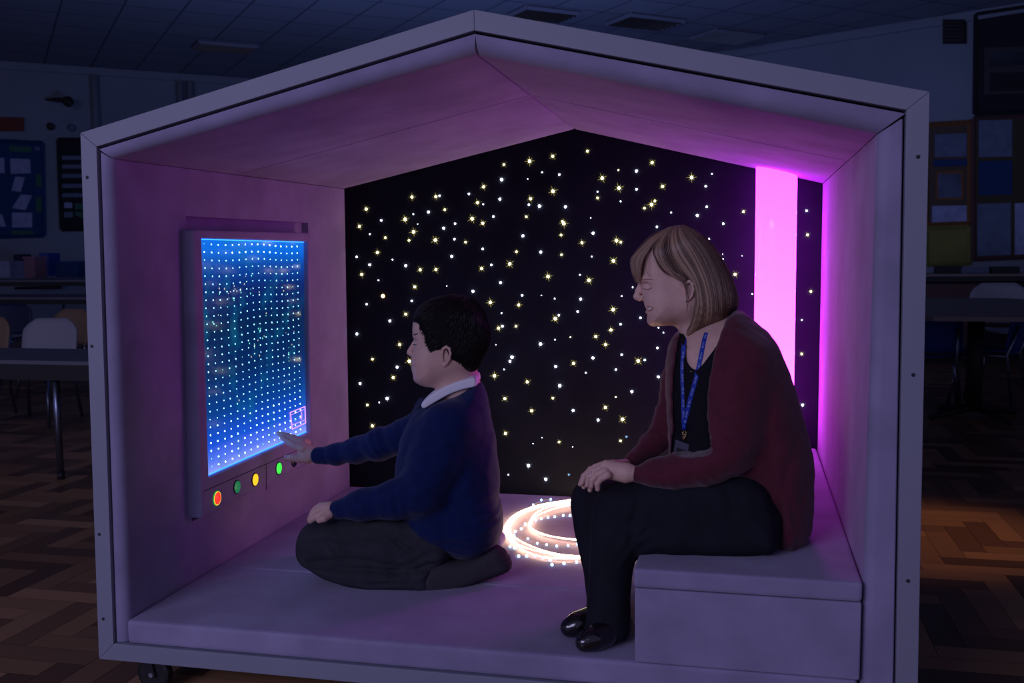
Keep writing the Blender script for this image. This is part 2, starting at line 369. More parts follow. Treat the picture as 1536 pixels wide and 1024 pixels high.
# interior corners: front (Y=.03) and back (Y=D), read off the photograph
YF = .028
fLb, fLt, fA, fRt = atY(197, 930, YF), atY(172, 238, YF), atY(716, 82, YF), atY(1316, 200, YF)
e = atY(1289, 1024, YF); fRb = fRt+(e-fRt)*((fRt[2]-.101)/(fRt[2]-e[2])); fLb[2] = .101
bLb, bLt, bA, bRt = atY(525, 725, D), atY(517, 283, D), atY(862, 194, D), atY(1234, 275, D)
bLb[2] = .101; bRb = V(bRt[0]-.002, D, .101)
def lerp(a, b, t): return a+(b-a)*t
def outer(p, q, t):  # push a polygon edge outwards
    d = (q-p)/np.linalg.norm(q-p); return V(-d[2], 0, d[0])*t
def pad(name, f0, f1, b0, b1, th0, th1, t0=0, t1=1, y0=None, bev=.014, par=den, m='pad', cut=None):
    A0, A1, B0, B1 = lerp(f0, b0, t0), lerp(f1, b1, t0), lerp(f0, b0, t1), lerp(f1, b1, t1)
    if y0 is not None:
        A0 = dy(A0, y0); A1 = dy(A1, y0)
    o = outer(A0, A1, th0); o2 = outer(B0, B1, th1)
    return MB().hexa([A0, A1, A1+o, A0+o], [B0, B1, B1+o2, B0+o2]).build(name, M[m], par, bev, 4)
GAP = .002
g = 1-1e-9
dn = V(0, 0, 1)
# left wall pad runs from the base to the roof slope
lw_f0, lw_f1 = V(fLb[0], 0, .043), V(fLt[0], 0, fLt[2]); lw_b0, lw_b1 = V(bLb[0], D, .043), V(bLt[0], D, bLt[2])
def padq(name, F, B, y0=.010, bev=.014, par=den):
    return MB().hexa([dy(p, y0) for p in F], [dy(p, D-.004) for p in B]).build(name, M['pad'], par, .005, 3, big=(0, 1, .024))
XL = FI[0][0]+.003; XL2 = FI[1][0]+.004; XR = FI[3][0]-.004; XR2 = FI[4][0]-.003
lp = padq('wall_pad', [V(fLb[0], 0, .044), V(fLt[0], 0, fLt[2]-.002), V(XL2, 0, FI[1][2]-.012), V(XL, 0, .044)],
          [V(bLb[0], 0, .044), V(bLt[0], 0, bLt[2]-.002), V(XL2, 0, bLt[2]+.008), V(XL, 0, .044)])
rp = padq('wall_pad', [V(fRb[0]+(fRt[0]-fRb[0])*-.03, 0, .044), V(fRt[0], 0, fRt[2]-.002), V(XR, 0, FI[3][2]-.014), V(XR2, 0, .044)],
          [V(bRb[0], 0, .044), V(bRt[0], 0, bRt[2]-.002), V(XR, 0, bRt[2]+.012), V(XR2, 0, .044)])
# roof pads, each in a front and a back section
sy = atZ(810, 152, fA[2]-.015)[1]; tS = (sy-YF)/(D-YF)
for side in (0, 1):
    f0, f1, b0, b1 = (fLt, fA, bLt, bA) if side == 0 else (fA, fRt, bA, bRt)
    i0, i1 = (FI[1], FI[2]) if side == 0 else (FI[2], FI[3])
    o0 = i0+V(0, 0, -.005); o1 = i1+V(0, 0, -.005)
    eps = V(.0028, 0, 0)*(1 if side else -1)
    def sect(ta, tb, ya, yb):
        F = [lerp(f0, b0, ta), lerp(f1, b1, ta), o1, o0]; B = [lerp(f0, b0, tb), lerp(f1, b1, tb), o1, o0]
        if side == 0: F[1] = F[1]+eps; B[1] = B[1]+eps
        else: F[0] = F[0]+eps; B[0] = B[0]+eps
        MB().hexa([dy(p, ya) for p in F], [dy(p, yb) for p in B]).build('roof_pad', M['pad'], den, .003, 3, big=(0, 1, .034) if ta == 0 else None)
    sect(0, tS, .010, sy-.0035); sect(tS, 1, sy+.0035, D-.004)
# floor pad in two sections
fs = atZ(850, 883, .101)[1]
bx = 1.302
for ya, yb in ((.006, fs-.001), (fs+.001, D-.004)):
    MB().box(fLb[0]+.001, fRb[0]-.006, ya, yb, .043, .101).build('floor_pad', M['pad'], den, .012 if ya < .1 else .005, 4)
# castors
for cx, cy in ((.085, .075), (1.70, .13), (.165, 1.30), (1.70, 1.30)):
    c = MB(); c.box(cx-.032, cx+.032, cy-.032, cy+.032, -.006, -.0005); c.lathe((cx, cy, -.006), (0, 0, -1), [(0, .020), (.012, .020), (.014, .012)], 16)
    for s_ in (-1, 1): c.hexa([(cx-.014, cy+s_*.018-.0015, -.02), (cx+.014, cy+s_*.018-.0015, -.02), (cx+.014, cy+s_*.018+.0015, -.02), (cx-.014, cy+s_*.018+.0015, -.02)], [(cx+.010, cy+s_*.018-.0015, -.062), (cx+.024, cy+s_*.018-.0015, -.062), (cx+.024, cy+s_*.018+.0015, -.062), (cx+.010, cy+s_*.018+.0015, -.062)])
    k = c.build('castor', M['black'], den)
    w = MB().lathe((cx+.012, cy-.013, -.055), (0, 1, 0), [(0, .036), (.002, .042), (.006, .0448), (.020, .0448), (.024, .042), (.026, .036)], 28).build('wheel', M['wheel'], k, smooth=False)
    MB().lathe((cx+.012, cy-.0215, -.055), (0, 1, 0), [(0, .006), (.043, .006)], 12).build('axle', M['steel'], k)
# ------------------------------------------------------------------ bench
bench = empty('storage_bench', ((bx+1.74)/2, .7, .101), 'lilac upholstered box bench the woman sits on, along the right wall', 'bench')
bt = .309; bs = .266; BY = .004
xr = fRt[0]+(fRb[0]-fRt[0])*.85
MB().hexa([(bx, BY, .1015), (xr-.004, BY, .1015), (bRb[0]-.004, D-.01, .1015), (bx, D-.01, .1015)], [(bx-.001, BY, bs-.001), (xr-.003, BY, bs-.001), (bRb[0]-.004, D-.01, bs-.001), (bx-.001, D-.01, bs-.001)]).build('bench_base', M['pad'], bench, .005, 3)
MB().hexa([(bx-.003, BY-.004, bs+.001), (xr-.003, BY-.004, bs+.001), (bRb[0]-.004, D-.01, bs+.001), (bx-.003, D-.01, bs+.001)], [(bx-.003, BY-.004, bt), (xr-.002, BY-.004, bt), (bRb[0]-.004, D-.01, bt), (bx-.003, D-.01, bt)]).build('bench_cushion', M['pad'], bench, .010, 4)
# ------------------------------------------------------------------ star cloth at the back
star = empty('starlight_panel', (1.0, D+.01, .1), 'black wall panel at the back covered in tiny star lights', 'starlight panel')
BK = [bLb, V(bRb[0], D, .101), bRt, bA, bLt]
c_ = sum(BK)/5; BKo = [c_+(p-c_)*1.02 for p in BK]
m_ = MB(); m_.add([dy(p, D+.002) for p in BKo]+[dy(p, D+.028) for p in BKo], [(0, 1, 2, 3, 4), (9, 8, 7, 6, 5)]+[(i, i+5, (i+1) % 5+5, (i+1) % 5) for i in range(5)])
m_.build('backdrop', M['blackcloth'], star)
ST = """549.3,313.4y3 539.1,339.4y3 571.8,330.5w2 554.7,351.1w1 577.9,356.3y2 566,378.5y3 607.6,328.8y4 618,295.4y3 620,321w1 620.4,347.7y4 613.5,360.3y2 626.5,336w0 642.7,318w3 653.8,294.8y3 659.2,293.5w2 667.2,314.3y2 665.5,342.2w3 652.9,360y4 682.6,335.3w2 681.6,358.5w2 698.3,363.1y2
755.9,246.8y2 752.5,269.4w4 794.3,241.6y4 829.2,234.2y3 813.2,258.3w1 791.5,268.3w0 839,261.8w2 725.3,280y3 703.5,290.6w2 716.2,303.8y3 724.9,306.2w1 749.8,298.6w3 740.1,324.7w2 708.2,327.9y4 724.1,334.7y3 724,373.3w2 795.8,298y3 793.4,307.1w2 809.3,309.1w4 789.5,324.9y2 784.3,353.7w3 774.6,377.4y2 811,377.9w3 829.5,286.7y4 848.1,310.1w3 845.9,335.1y4 843.6,332.1y2 841.6,352.4y2 873,364y3 842.2,381.9y2
881.1,226.6y2 903.4,267y4 927.5,255y1 954.8,256.4w3 978.2,243.8y3 1037.4,266.1y4 928.5,282y4 954.8,283.9w2 896.2,287.4w1 896.4,296.7y2 930.9,301.9w1 994,279.4y3 982.3,301.3y2 977.3,306.7y4 966.7,312.1y2 886.1,326.6w0 1006.8,318.8w1 1045.9,323w3 985.4,340.3w2 889.7,349.6w3 924.7,360.7y4 931.2,363.3y2 1058.5,279.3w2
534.9,385.2w2 554.5,397.1w3 542.5,411.4y3 567.7,420.1w1 588.7,389.3w1 608.5,398.4w3 630.2,404.5y3 653.8,404.1y3 677.6,384.5w3 622.1,430.1y3 574.4,443.9o5 549.9,456.1w2 617.6,451.3w2 608.5,471.1y3 584.8,481.2w3 535.4,500.8w3 599.4,516.6y3 558.6,538.5y2 595.7,550.4w3 613.9,541.6y4 670.1,428.8w0
722.3,402.7y3 737.1,397.3w2 764.6,395.8y4 750.9,423.8w3 709.5,436.8w3 735.5,453.5y4 783.2,442.7w2 778.1,457.2y3 752.2,469.5w1 822.1,414.5y4 832,447.8w1 812.1,442.7w0 870,412.1w1 747.9,492.1y3 753.5,489.1w3 774.1,489.1y2 743.8,517w0 832.9,477.8y4 838.3,472.6w2 810.8,515.9w4 832.5,509.2w1 855.7,505.6y1 768.1,535.5w4 765,541.8w3 756.1,553.9w1 833.4,549.6w3 860.3,544.8y3 866.5,467.2w2 870.9,448.5w3
920.2,391y4 887.8,384.8w1 883.5,420.3y4 932.3,443.8w1 949,430.7w1 919.7,464.2y4 930.8,486.1w2 916.3,494.9y3 893.7,504.5y3 908.3,516.6y3 889.4,536.6w3 932.5,531.8w2 957.3,541.1y4 967.2,539.6w2 986.1,521.6w2 960.7,476.5w2 923.7,554.2w2 878.7,558.9w1 987.9,491.3w1 995.2,498.8w1
589.8,566.1y3 540.1,575.1w3 580.7,597.5w4 569,603.3w1 551,607.2y2 558.6,638.5y3 598.7,634.6w2 635.1,576.9w1
741.7,563.5y4 790.9,572.6y3 839.7,578.4w4 757.3,597.7y3 829.3,596.8y2 797.4,615.9y3 859.7,615.5w3 908,610.9y3 897.2,629.8w3 758.2,649.8y3 838.7,662.6y2 799.6,665.2w0 813,656w0 792.7,698.1w4 762.5,711.8w1 818.5,718.5w4 853.2,711.6b2 859,670w0
1067.9,260.7w1 1060.1,310.1w2 1084.9,335.3w2 1115.2,317.3y2 1063.8,358.1w1 1084.3,388.4w1 1084,381w0 1112.9,383.5w0 1102.7,411.4y3 1209.9,315.9w2 1211.3,352.1y2 1128.4,440.6w1 1216.3,436.9y2 1202.8,479.7w1 1202.5,530.6y2 1204,607.2w3
987.5,565w3 947.7,587.1w3 923.7,595.3y1 993,596.3w1 986.6,617.1w2 933.8,628.7y4 978,639.2y1 930.7,660.9y2 939.7,654.8b2"""
stars = []
for tok in ST.split():
    x, r_ = tok.split(','); stars.append((float(x), float(r_[:-2]), r_[-2], int(r_[-1])))
stars.sort(key=lambda q: -q[3]-(.5 if q[2] in 'yo' else 0))
mf = 1/np.linalg.norm(atY(801, 500, D)-atY(800, 500, D))
def star_geo(mb, rb, x, y, k, s_, off):
    p = atY(x, y, D-.001); r = [.55, .95, 1.45, 1.9, 2.35, 3.6][s_]/mf
    mb.ball(p, r*.82, 8, 6)
    return p, r
rest = {}
for i, (x, y, k, s_) in enumerate(stars):
    big = i < 100
    mb = MB() if big else rest.setdefault(k, MB())
    p, r = star_geo(mb, None, x, y, k, s_, i)
    if s_ >= 2 and k != 'o':       # lens flare built as glowing spikes round the larger lights
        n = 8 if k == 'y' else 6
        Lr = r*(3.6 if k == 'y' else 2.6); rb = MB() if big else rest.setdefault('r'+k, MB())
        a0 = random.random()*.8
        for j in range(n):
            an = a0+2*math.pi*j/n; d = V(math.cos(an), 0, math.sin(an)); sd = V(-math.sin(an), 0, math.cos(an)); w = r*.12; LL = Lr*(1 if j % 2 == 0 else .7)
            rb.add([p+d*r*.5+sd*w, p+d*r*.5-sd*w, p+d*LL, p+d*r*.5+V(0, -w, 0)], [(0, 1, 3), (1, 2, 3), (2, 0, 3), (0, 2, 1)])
    if big:
        o = mb.build('star_light', M['led_'+k], star)
        if s_ >= 2 and k != 'o': rb.build('flare_spike', M['ray_'+('w' if k in 'wb' else 'y')], o)
for k, mb in rest.items():
    o = mb.build('star_light' if len(k) == 1 else 'flare_spike', M['led_'+k] if len(k) == 1 else M['ray_'+('w' if k[1] in 'wb' else 'y')], star); o['kind'] = 'stuff'
# ------------------------------------------------------------------ bubble tube
tc_ = atY(1163, 400, 1.33); tube_ = empty('bubble_tube', (tc_[0], 1.33, bt), 'tall glowing magenta light tube in the back right corner', 'light tube')
R_ = .0655; n = 48
def ceilz(x, y):
    t = (y-YF)/(D-YF); a = lerp(fA, bA, t); b = lerp(fRt, bRt, t); return a[2]+(b[2]-a[2])*(x-a[0])/(b[0]-a[0])
m_ = MB(); zs = [bt+.05]+list(np.linspace(bt+.1, 1.05, 8)); vs = []
for z in zs+['c']:
    for j in range(n):
        a = 2*math.pi*j/n; x, y = tc_[0]+R_*math.cos(a), 1.33+R_*math.sin(a); vs.append((x, y, ceilz(x, y)-.003 if z == 'c' else z))
K = len(zs)+1
m_.add(vs, [(i*n+j, i*n+(j+1) % n, (i+1)*n+(j+1) % n, (i+1)*n+j) for i in range(K-1) for j in range(n)]+[tuple(range(n-1, -1, -1)), tuple((K-1)*n+j for j in range(n))])
mt = bpy.data.materials.new('tube_glow'); mt.use_nodes = True; N = mt.node_tree.nodes; L = mt.node_tree.links; b = N['Principled BSDF']
b.inputs['Base Color'].default_value = (.5, .1, .5, 1); b.inputs['Roughness'].default_value = .15; b.inputs['Emission Strength'].default_value = 6.8
g_ = N.new('ShaderNodeNewGeometry'); sp = N.new('ShaderNodeSeparateXYZ'); L.new(g_.outputs['Position'], sp.inputs[0])
mr = N.new('ShaderNodeMapRange'); mr.inputs[1].default_value = .55; mr.inputs[2].default_value = 1.25; L.new(sp.outputs[2], mr.inputs[0])
cr = N.new('ShaderNodeMix'); cr.data_type = 'RGBA'; cr.inputs['A'].default_value = (.80, .045, .80, 1); cr.inputs['B'].default_value = (.64, .024, .86, 1); L.new(mr.outputs[0], cr.inputs['Factor']); L.new(cr.outputs['Result'], b.inputs['Emission Color'])
m_.build('glowing_tube', mt, tube_, smooth=False)
for p_ in tube_.children[0].data.polygons: p_.use_smooth = len(p_.vertices) == 4
MB().lathe((tc_[0], 1.33, bt), (0, 0, 1), [(0, .078), (.042, .078), (.05, .072), (.05, .03)], 40).build('tube_base', M['black'], tube_)
# ------------------------------------------------------------------ interactive light panel on the left wall
XP = .108; XW = fLb[0]+(bLb[0]-fLb[0])*.3
def q4(pts, X): return [atX(x, y, X) for x, y in pts]
OUT = q4([(290, 345), (466, 349), (470.5, 690), (303, 778)], XP); INN = q4([(303, 357), (462, 362), (466, 648), (314, 716)], XP)
panel = empty('light_panel', (.07, OUT[0][1]*.5+OUT[1][1]*.5, OUT[3][2]), 'blue LED dot screen with coloured buttons mounted on the left padded wall', 'light panel')
def dx(p, X): return V(X, p[1], p[2])
# recess in the wall pad round the panel
RC = q4([(276, 324), (460, 334), (470, 690), (288, 782)], .07)
cutm = MB().hexa([dx(p, .052) for p in RC], [dx(p, .16) for p in RC]).build('cutter', M['dark'])
md = lp.modifiers.new('b', 'BOOLEAN'); md.object = cutm; md.operation = 'DIFFERENCE'; md.solver = 'EXACT'
lp.modifiers.move(len(lp.modifiers)-1, 0)
dg = bpy.context.evaluated_depsgraph_get(); me = bpy.data.meshes.new_from_object(lp.evaluated_get(dg)); lp.modifiers.clear(); lp.data = me
bpy.data.objects.remove(cutm)
rm = MB(); vs = [dx(p, .054) for p in OUT]+[dx(p, XP) for p in OUT]+[dx(p, XP) for p in INN]+[dx(p, XP-.02) for p in INN]
fs_ = []
for i in range(4):
    j = (i+1) % 4; fs_ += [(i, j, 4+j, 4+i), (4+i, 4+j, 8+j, 8+i), (8+i, 8+j, 12+j, 12+i)]
rm.add(vs, fs_+[(3, 2, 1, 0), (12, 13, 14, 15)]); rm.build('panel_housing', M['pad'], panel, .0075, 4)
# picture on the screen: a display, so the blues are its own
ms = bpy.data.materials.new('led_screen'); ms.use_nodes = True; N = ms.node_tree.nodes; L = ms.node_tree.links; b = N['Principled BSDF']
b.inputs['Base Color'].default_value = (.004, .01, .03, 1); b.inputs['Roughness'].default_value = .12
tc = N.new('ShaderNodeTexCoord'); sp = N.new('ShaderNodeSeparateXYZ'); L.new(tc.outputs['UV'], sp.inputs[0])
rp_ = N.new('ShaderNodeValToRGB'); L.new(sp.outputs[1], rp_.inputs[0]); E_ = rp_.color_ramp.elements
E_[0].position = 0; E_[0].color = (.30, .38, 1, 1); E_[1].position = 1; E_[1].color = (.004, .17, .85, 1)
for pos, c in ((.05, (.10, .20, .95, 1)), (.12, (.01, .09, .72, 1)), (.25, (.002, .05, .28, 1)), (.42, (.001, .022, .12, 1)), (.62, (.001, .018, .08, 1)), (.78, (.001, .018, .15, 1)), (.88, (.002, .06, .38, 1)), (.95, (.003, .15, .78, 1))):
    e2 = E_.new(pos); e2.color = c
nz = N.new('ShaderNodeTexNoise'); nz.inputs['Scale'].default_value = 14; nz.inputs['Detail'].default_value = 4; L.new(tc.outputs['Object'], nz.inputs['Vector'])
r2 = N.new('ShaderNodeMapRange'); r2.inputs[1].default_value = .53; r2.inputs[2].default_value = .72; L.new(nz.outputs[0], r2.inputs[0])
mx = N.new('ShaderNodeMix'); mx.data_type = 'RGBA'; mx.inputs['B'].default_value = (.004, .16, .32, 1); L.new(rp_.outputs[0], mx.inputs['A']); 
mm = N.new('ShaderNodeMath'); mm.operation = 'MULTIPLY'; mm.inputs[1].default_value = .35; L.new(r2.outputs[0], mm.inputs[0]); L.new(mm.outputs[0], mx.inputs['Factor'])
L.new(mx.outputs['Result'], b.inputs['Emission Color']); b.inputs['Emission Strength'].default_value = .72
IN2 = [dx(p, XP-.016) for p in INN]
me = bpy.data.meshes.new('screen'); me.from_pydata([tuple(p) for p in IN2]+[tuple(p-V(.003, 0, 0)) for p in IN2], [], [(0, 1, 2, 3), (7, 6, 5, 4), (0, 4, 5, 1), (1, 5, 6, 2), (2, 6, 7, 3), (3, 7, 4, 0)])
uv = me.uv_layers.new(name='UVMap'); UVC = [(0, 1), (1, 1), (1, 0), (0, 0)]*2
for l in me.loops: uv.data[l.index].uv = UVC[l.vertex_index]
scr = link('screen', me, ms, panel)
def scrp(u, v, off=.001):   # u to the right, v down, 0..1
    t = lerp(IN2[0], IN2[1], u); bt_ = lerp(IN2[3], IN2[2], u); return lerp(t, bt_, v)+V(off, 0, 0)
dots = MB(); dcol = [MB(), MB(), MB(), MB()]
for i in range(16):
    for j in range(29):
        u = .052+i*.058+.0004*j; v = .022+j*.0338+.004*math.sin(i*.6)+.003*(i/15); u += random.uniform(-.002, .002)
        if u > .985 or v > .985: continue
        p = scrp(u, v); fade = 1.0 if j < 3 or j > 22 else (.6+.4*random.random()); rr = .0014*(.82+.4*random.random()*fade)
        if v > .84: rr *= 1.15
        k = 0 if (j < 2 or j > 22) else 1; 
        if random.random() < .03: k = 2
        dcol[k].ball(p, rr, 6, 4, sc=(.4, 1, 1.35))
for _ in range(46):
    u, v = random.choice([(.25, .22), (.3, .25), (.42, .2), (.45, .24), (.1, .35), (.5, .5), (.42, .48), (.75, .25), (.8, .42), (.55, .42), (.35, .68), (.85, .55)])
    p = scrp(min(.97, max(.03, random.gauss(u, .045))), random.gauss(v, .035)); dcol[random.choice((2, 2, 3, 3))].ball(p, .0017*random.uniform(.6, 1.3), 6, 4, sc=(.3, 1, 1.6))
for k, (nme, c, s_) in enumerate((('bright_dot', (.36, .76, 1), 14), ('dim_dot', (.22, .66, 1), 6), ('green_dot', (.15, .75, .55), 1.3), ('amber_dot', (.55, .6, .42), .8))):
    o = dcol[k].build('led_dot', emis(nme, c, s_), panel, smooth=False); o['kind'] = 'stuff'; o['label'] = ('bright', 'dim blue', 'green', 'pale amber')[k]+' light dots in the screen'
es_ = MB()
for (u0, v0), (u1, v1) in (((.01, .004), (.99, .004)), ((.01, .996), (.99, .996))):
    a, b_ = scrp(u0, v0, .003), scrp(u1, v1, .003); es_.tube([a, b_], .0016, 6)
es_.build('edge_light', emis('edge_glow', (.02, .16, 1), 3), panel)
# small lit picture frame shown low on the right of the screen
fr = MB(); c4 = [(.815, .865), (.955, .865), (.955, .97), (.815, .97)]
def onscr(x, y, o=.002): p = atX(x, y, XP-.016+o); return p
Q = [(435.5, 618.5), (457.5, 609.5), (458.5, 634), (438.5, 643.5)]
for i in range(4): fr.tube([onscr(*Q[i]), onscr(*Q[(i+1) % 4])], .0017, 6)
fr.tube([onscr(437.5, 637.5), onscr(457.5, 629.5)], .0009, 6); fr.tube([onscr(437, 622), onscr(456.5, 613.8)], .0008, 6)
fr.tube([onscr(452.6, 617), onscr(452.4, 629)], .0012, 6)
for x, y in ((450.7, 626.5), (445, 634.8), (450, 632.4), (441, 636.5)): fr.ball(onscr(x, y), .0034 if y < 628 else .0018, 8, 5, sc=(.3, 1, 1))
fr.build('picture_icon', emis('icon_glow', (.62, .30, .95), 1.1), panel)
MB().ball(onscr(443.5, 629), .0042, 8, 5, sc=(.3, 1.2, .8)).build('picture_icon', emis('icon_glow_blue', (.15, .5, 1), 1.4), panel)
# buttons and seams on the control strip
for i, (x, y, c, s_) in enumerate([(325, 747, (1, .03, .02), .9), (355, 730, (.01, .16, .06), .7), (382, 719, (1, .62, .02), .75), (417.5, 702, (.04, .85, .06), .95), (441, 691, None, 0)]):
    p = atX(x, y, XP); r = .0205
    bt1 = MB().lathe(p, (1, 0, 0), [(-.002, r), (.0015, r), (.0025, r*.93)], 28)
    mring = [emis('green_rim', (.01, .30, .04), .8), M['black'], M['black'], M['black'], M['black']][i]
    o = bt1.build('button', mring, panel)
    cm = mat('button_lens_%d' % i, c or (.01, .012, .03), .25, emit=c, es=s_) if c else mat('unlit_lens', (.012, .015, .05), .2)
    MB().lathe(p+V(.0025, 0, 0), (1, 0, 0), [(-.002, r*.86), (.001, r*.84), (.0022, r*.66), (.003, r*.3)], 28).build('button_lens', cm, o, smooth=False)
    if i == 0:
        MB().lathe(p+V(.0022, 0, 0), (1, 0, 0), [(0, r*.93), (.0012, r*.93)], 28).build('lens_ring', emis('yellow_rim', (.9, .65, .05), .9), o)
sm = MB(); a, b_ = atX(305, 737, XP), atX(469, 665, XP)
for p, q in ((a, b_), (atX(399, 695, XP), atX(399.5, 735, XP))): sm.tube([p, q], .0012, 6)
sm.build('seam', M['dark'], panel)
# ------------------------------------------------------------------ glowing fibre coils on the floor
rope = empty('rope_light', (1.03, 1.03, .101), 'coil of warm glowing rope light on the den floor behind the woman', 'rope light')
ro = emis('rope_glow', (1, .62, .32), 12)
def loop(x0, x1, y0, y1, z, ph=0, wob=.006, n=72):
    return [V((x0+x1)/2+(x1-x0)/2*math.cos(2*math.pi*t/n)+wob*math.sin(3*2*math.pi*t/n+ph), (y0+y1)/2+(y1-y0)/2*math.sin(2*math.pi*t/n)+wob*math.cos(4*2*math.pi*t/n+ph*2), z+.004*math.sin(2*2*math.pi*t/n+ph)) for t in range(n+1)]
for k, (x0, x1, y0, y1, z) in enumerate([(.782, 1.285, .70, 1.40, .108), (.790, 1.28, .72, 1.385, .110), (.805, 1.27, .665, 1.34, .113), (.845, 1.26, .85, 1.31, .112), (.850, 1.27, .83, 1.27, .117)]):
    MB()  .tube(loop(x0, x1, y0, y1, z, k*1.3), .0019, 8, caps=False).build('rope_strand', ro, rope, smooth=True)
str2 = empty('fairy_lights', (1.02, .95, .101), 'string of pale blue-white fairy lights looped round the rope light coil', 'fairy lights')
blue = emis('fairy_glow', (.35, .72, 1), 4.0); wire = mat('clear_wire', (.4, .4, .45), .3)
path = [atZ(x, y, .104) for x, y in [(855, 773), (845, 773), (832, 775), (822, 776), (812, 778), (804, 780), (796, 782), (788, 786), (782, 793), (773, 797), (771, 803), (767, 812), (765, 820), (772, 822), (778, 834), (790, 834), (803, 833), (815, 836), (825, 840), (828, 847), (846, 845), (865, 843), (885, 846), (905, 842)]]
MB().tube(path, .0009, 6).build('wire', wire, str2)
for p in path: MB().ball(p+V(0, 0, .001), .0042, 8, 6).build('bulb', blue, str2)
path = [atZ(x, y, .106) for x, y in [(852, 757), (838, 756), (825, 757), (812, 758), (800, 757), (812, 750), (826, 749)]]+[atZ(x, y, .106) for x, y in [(792, 808), (806, 815), (820, 817), (835, 819), (852, 818), (866, 816)]]
MB().tube(path[:7], .0009, 6).build('wire', wire, str2); MB().tube(path[7:], .0009, 6).build('wire', wire, str2)
for p in path: MB().ball(p+V(0, 0, .001), .0038, 8, 6).build('bulb', blue, str2)

# ------------------------------------------------------------------ people
def sk_chain(s, pts, k=.012, yw=False):   # pts: (px, py, b, radius in px)
    return s.chain([((s.pw if yw else s.at)(x, y, b), r*s.mpx) for x, y, b, r in pts], k)
def ear(s, path, fill, lobe, b):
    e = s.like(.0013); m = s.mpx
    e.chain([(e.at(x, y, b+db), r*m) for x, y, db, r in path], .002)
    e.ell(e.at(fill[0], fill[1], b+.0045), (fill[2]*m, .0045, fill[3]*m), .003)
    e.ell(e.at(*lobe[:2], b+.002), (lobe[2]*m, .0042, lobe[3]*m), .003)
    e.ell(e.at(fill[0]-.6, fill[1]+1.0, b-.001), (fill[2]*.48*m, .0052, fill[3]*.50*m), .002, 'c')
    return e.mesh()
def mirror_b(s, me):
    v, q = me; d = v-s.O; loc = np.stack([d[:, 0]*s.c+d[:, 1]*s.n, -d[:, 0]*s.n+d[:, 1]*s.c, d[:, 2]], 1); loc[:, 1] *= -1
    return s.L2W(loc), q[:, ::-1]
def folds(*a): return [(p, amp, w) for p, amp, w in a]
# ---- the boy, kneeling
B = Sculpt(680, 620, .52, 10, .005); mb = B.mpx
boy = empty('person', atZ(650, 850, .101), 'person with short black hair kneeling in navy jumper and touching the blue light panel', 'person')
# head
H = B.like(.0019)
face = [(622, 478), (619.6, 490), (620, 502), (621.6, 512), (622, 524), (620.6, 536), (620.5, 548), (621.5, 557), (622.6, 566), (627, 573), (635, 577.5), (646, 579.5), (658, 577), (674, 570), (696, 562), (712, 548), (723, 528), (729, 502), (727, 478), (717, 460), (700, 450), (675, 447), (650, 451), (632, 463)]
H.infl(face, .074, .062, p=2.3)
sk_chain(H, [(676, 545, 0, 27), (688, 575, 0, 27), (694, 612, 0, 33)], .03)
for sg in (-1, 1):
    H.ell(H.at(641, 545, sg*.036), (17*mb, .024, 19*mb), .03)
    H.ell(H.at(620.5, 514, sg*.040), (5*mb, .017, 6*mb), .010, 'c')
    H.ell(H.at(628.5, 515.5, sg*.030), (.0118, .0125, .0105), .004)
    H.ell(H.at(619.4, 532, sg*.0085), (3.6*mb, .006, 3*mb), .003)
    H.ell(H.at(624, 503, sg*.030), (3.5*mb, .018, 3*mb), .008)
sk_chain(H, [(621, 514, 0, 2.6), (616.5, 524, 0, 3.4), (614.6, 528.6, 0, 3.6), (618.5, 532, 0, 3)], .006)
H.ell(H.at(619.6, 543.5, 0), (3.3*mb, .017, 3.2*mb), .004); H.ell(H.at(620.8, 551.5, 0), (3.0*mb, .015, 3.0*mb), .004)
H.cone(H.at(616.8, 547.4, -.02), H.at(616.8, 547.4, .02), .0010, .0010, .002, 'c')
H.ell(H.at(627, 567, 0), (6*mb, .017, 6*mb), .012)
sh = H.like(.005)
sk_chain(sh, [(694, 600, 0, 28), (688, 650, 0, 36), (680, 760, 0, 40)], .03)
sk_chain(sh, [(668, 640, -.12, 17), (622, 738, -.15, 14), (560, 762, -.14, 11), (508, 764, -.115, 8.5)], .02)
sh.chain([(sh.at(640, 630, .10), .02), (sh.pw(560, 672, .66), .02), (sh.pw(478, 683, .715), .013)], .02)
# right hand reaching to the screen
hr = B.like(.0013); q = lambda x, y, Y: hr.pw(x, y, Y)
hr.cone(q(480, 683, .716), q(462, 680, .722), .0195, .0215, .01); hr.cone(q(462, 676, .722), q(449, 668, .725), .0215, .015, .012); hr.cone(q(462, 684, .722), q(452, 682, .724), .018, .011, .01)
for pts in ([(455, 673, .708, 7.5), (440, 667.5, .712, 6.0), (430.5, 661.5, .724, 5.0), (423, 656.0, .736, 4.0)], [(454, 667, .726, 8), (437, 658, .737, 6.0), (426, 653.5, .747, 5), (418, 650.0, .757, 4.0)], [(456, 664, .740, 7.6), (441, 657, .752, 5.6), (431, 652.6, .760, 4.6), (424, 650.5, .767, 3.8)],
            [(461, 664, .752, 6.5), (449, 659, .762, 5), (441, 655, .770, 4.2), (435, 653.5, .774, 3.4)]):
    hr.chain([(q(x, y, Y), r*mb*.9) for x, y, Y, r in pts], .0012)
hr.chain([(q(462, 688, .712), 7.8*mb), (449, 0, 0) and (q(447, 687.5, .706), 6.2*mb), (q(437, 686.5, .704), 5.2*mb), (q(429.5, 686.6, .706), 4.6*mb)], .006)
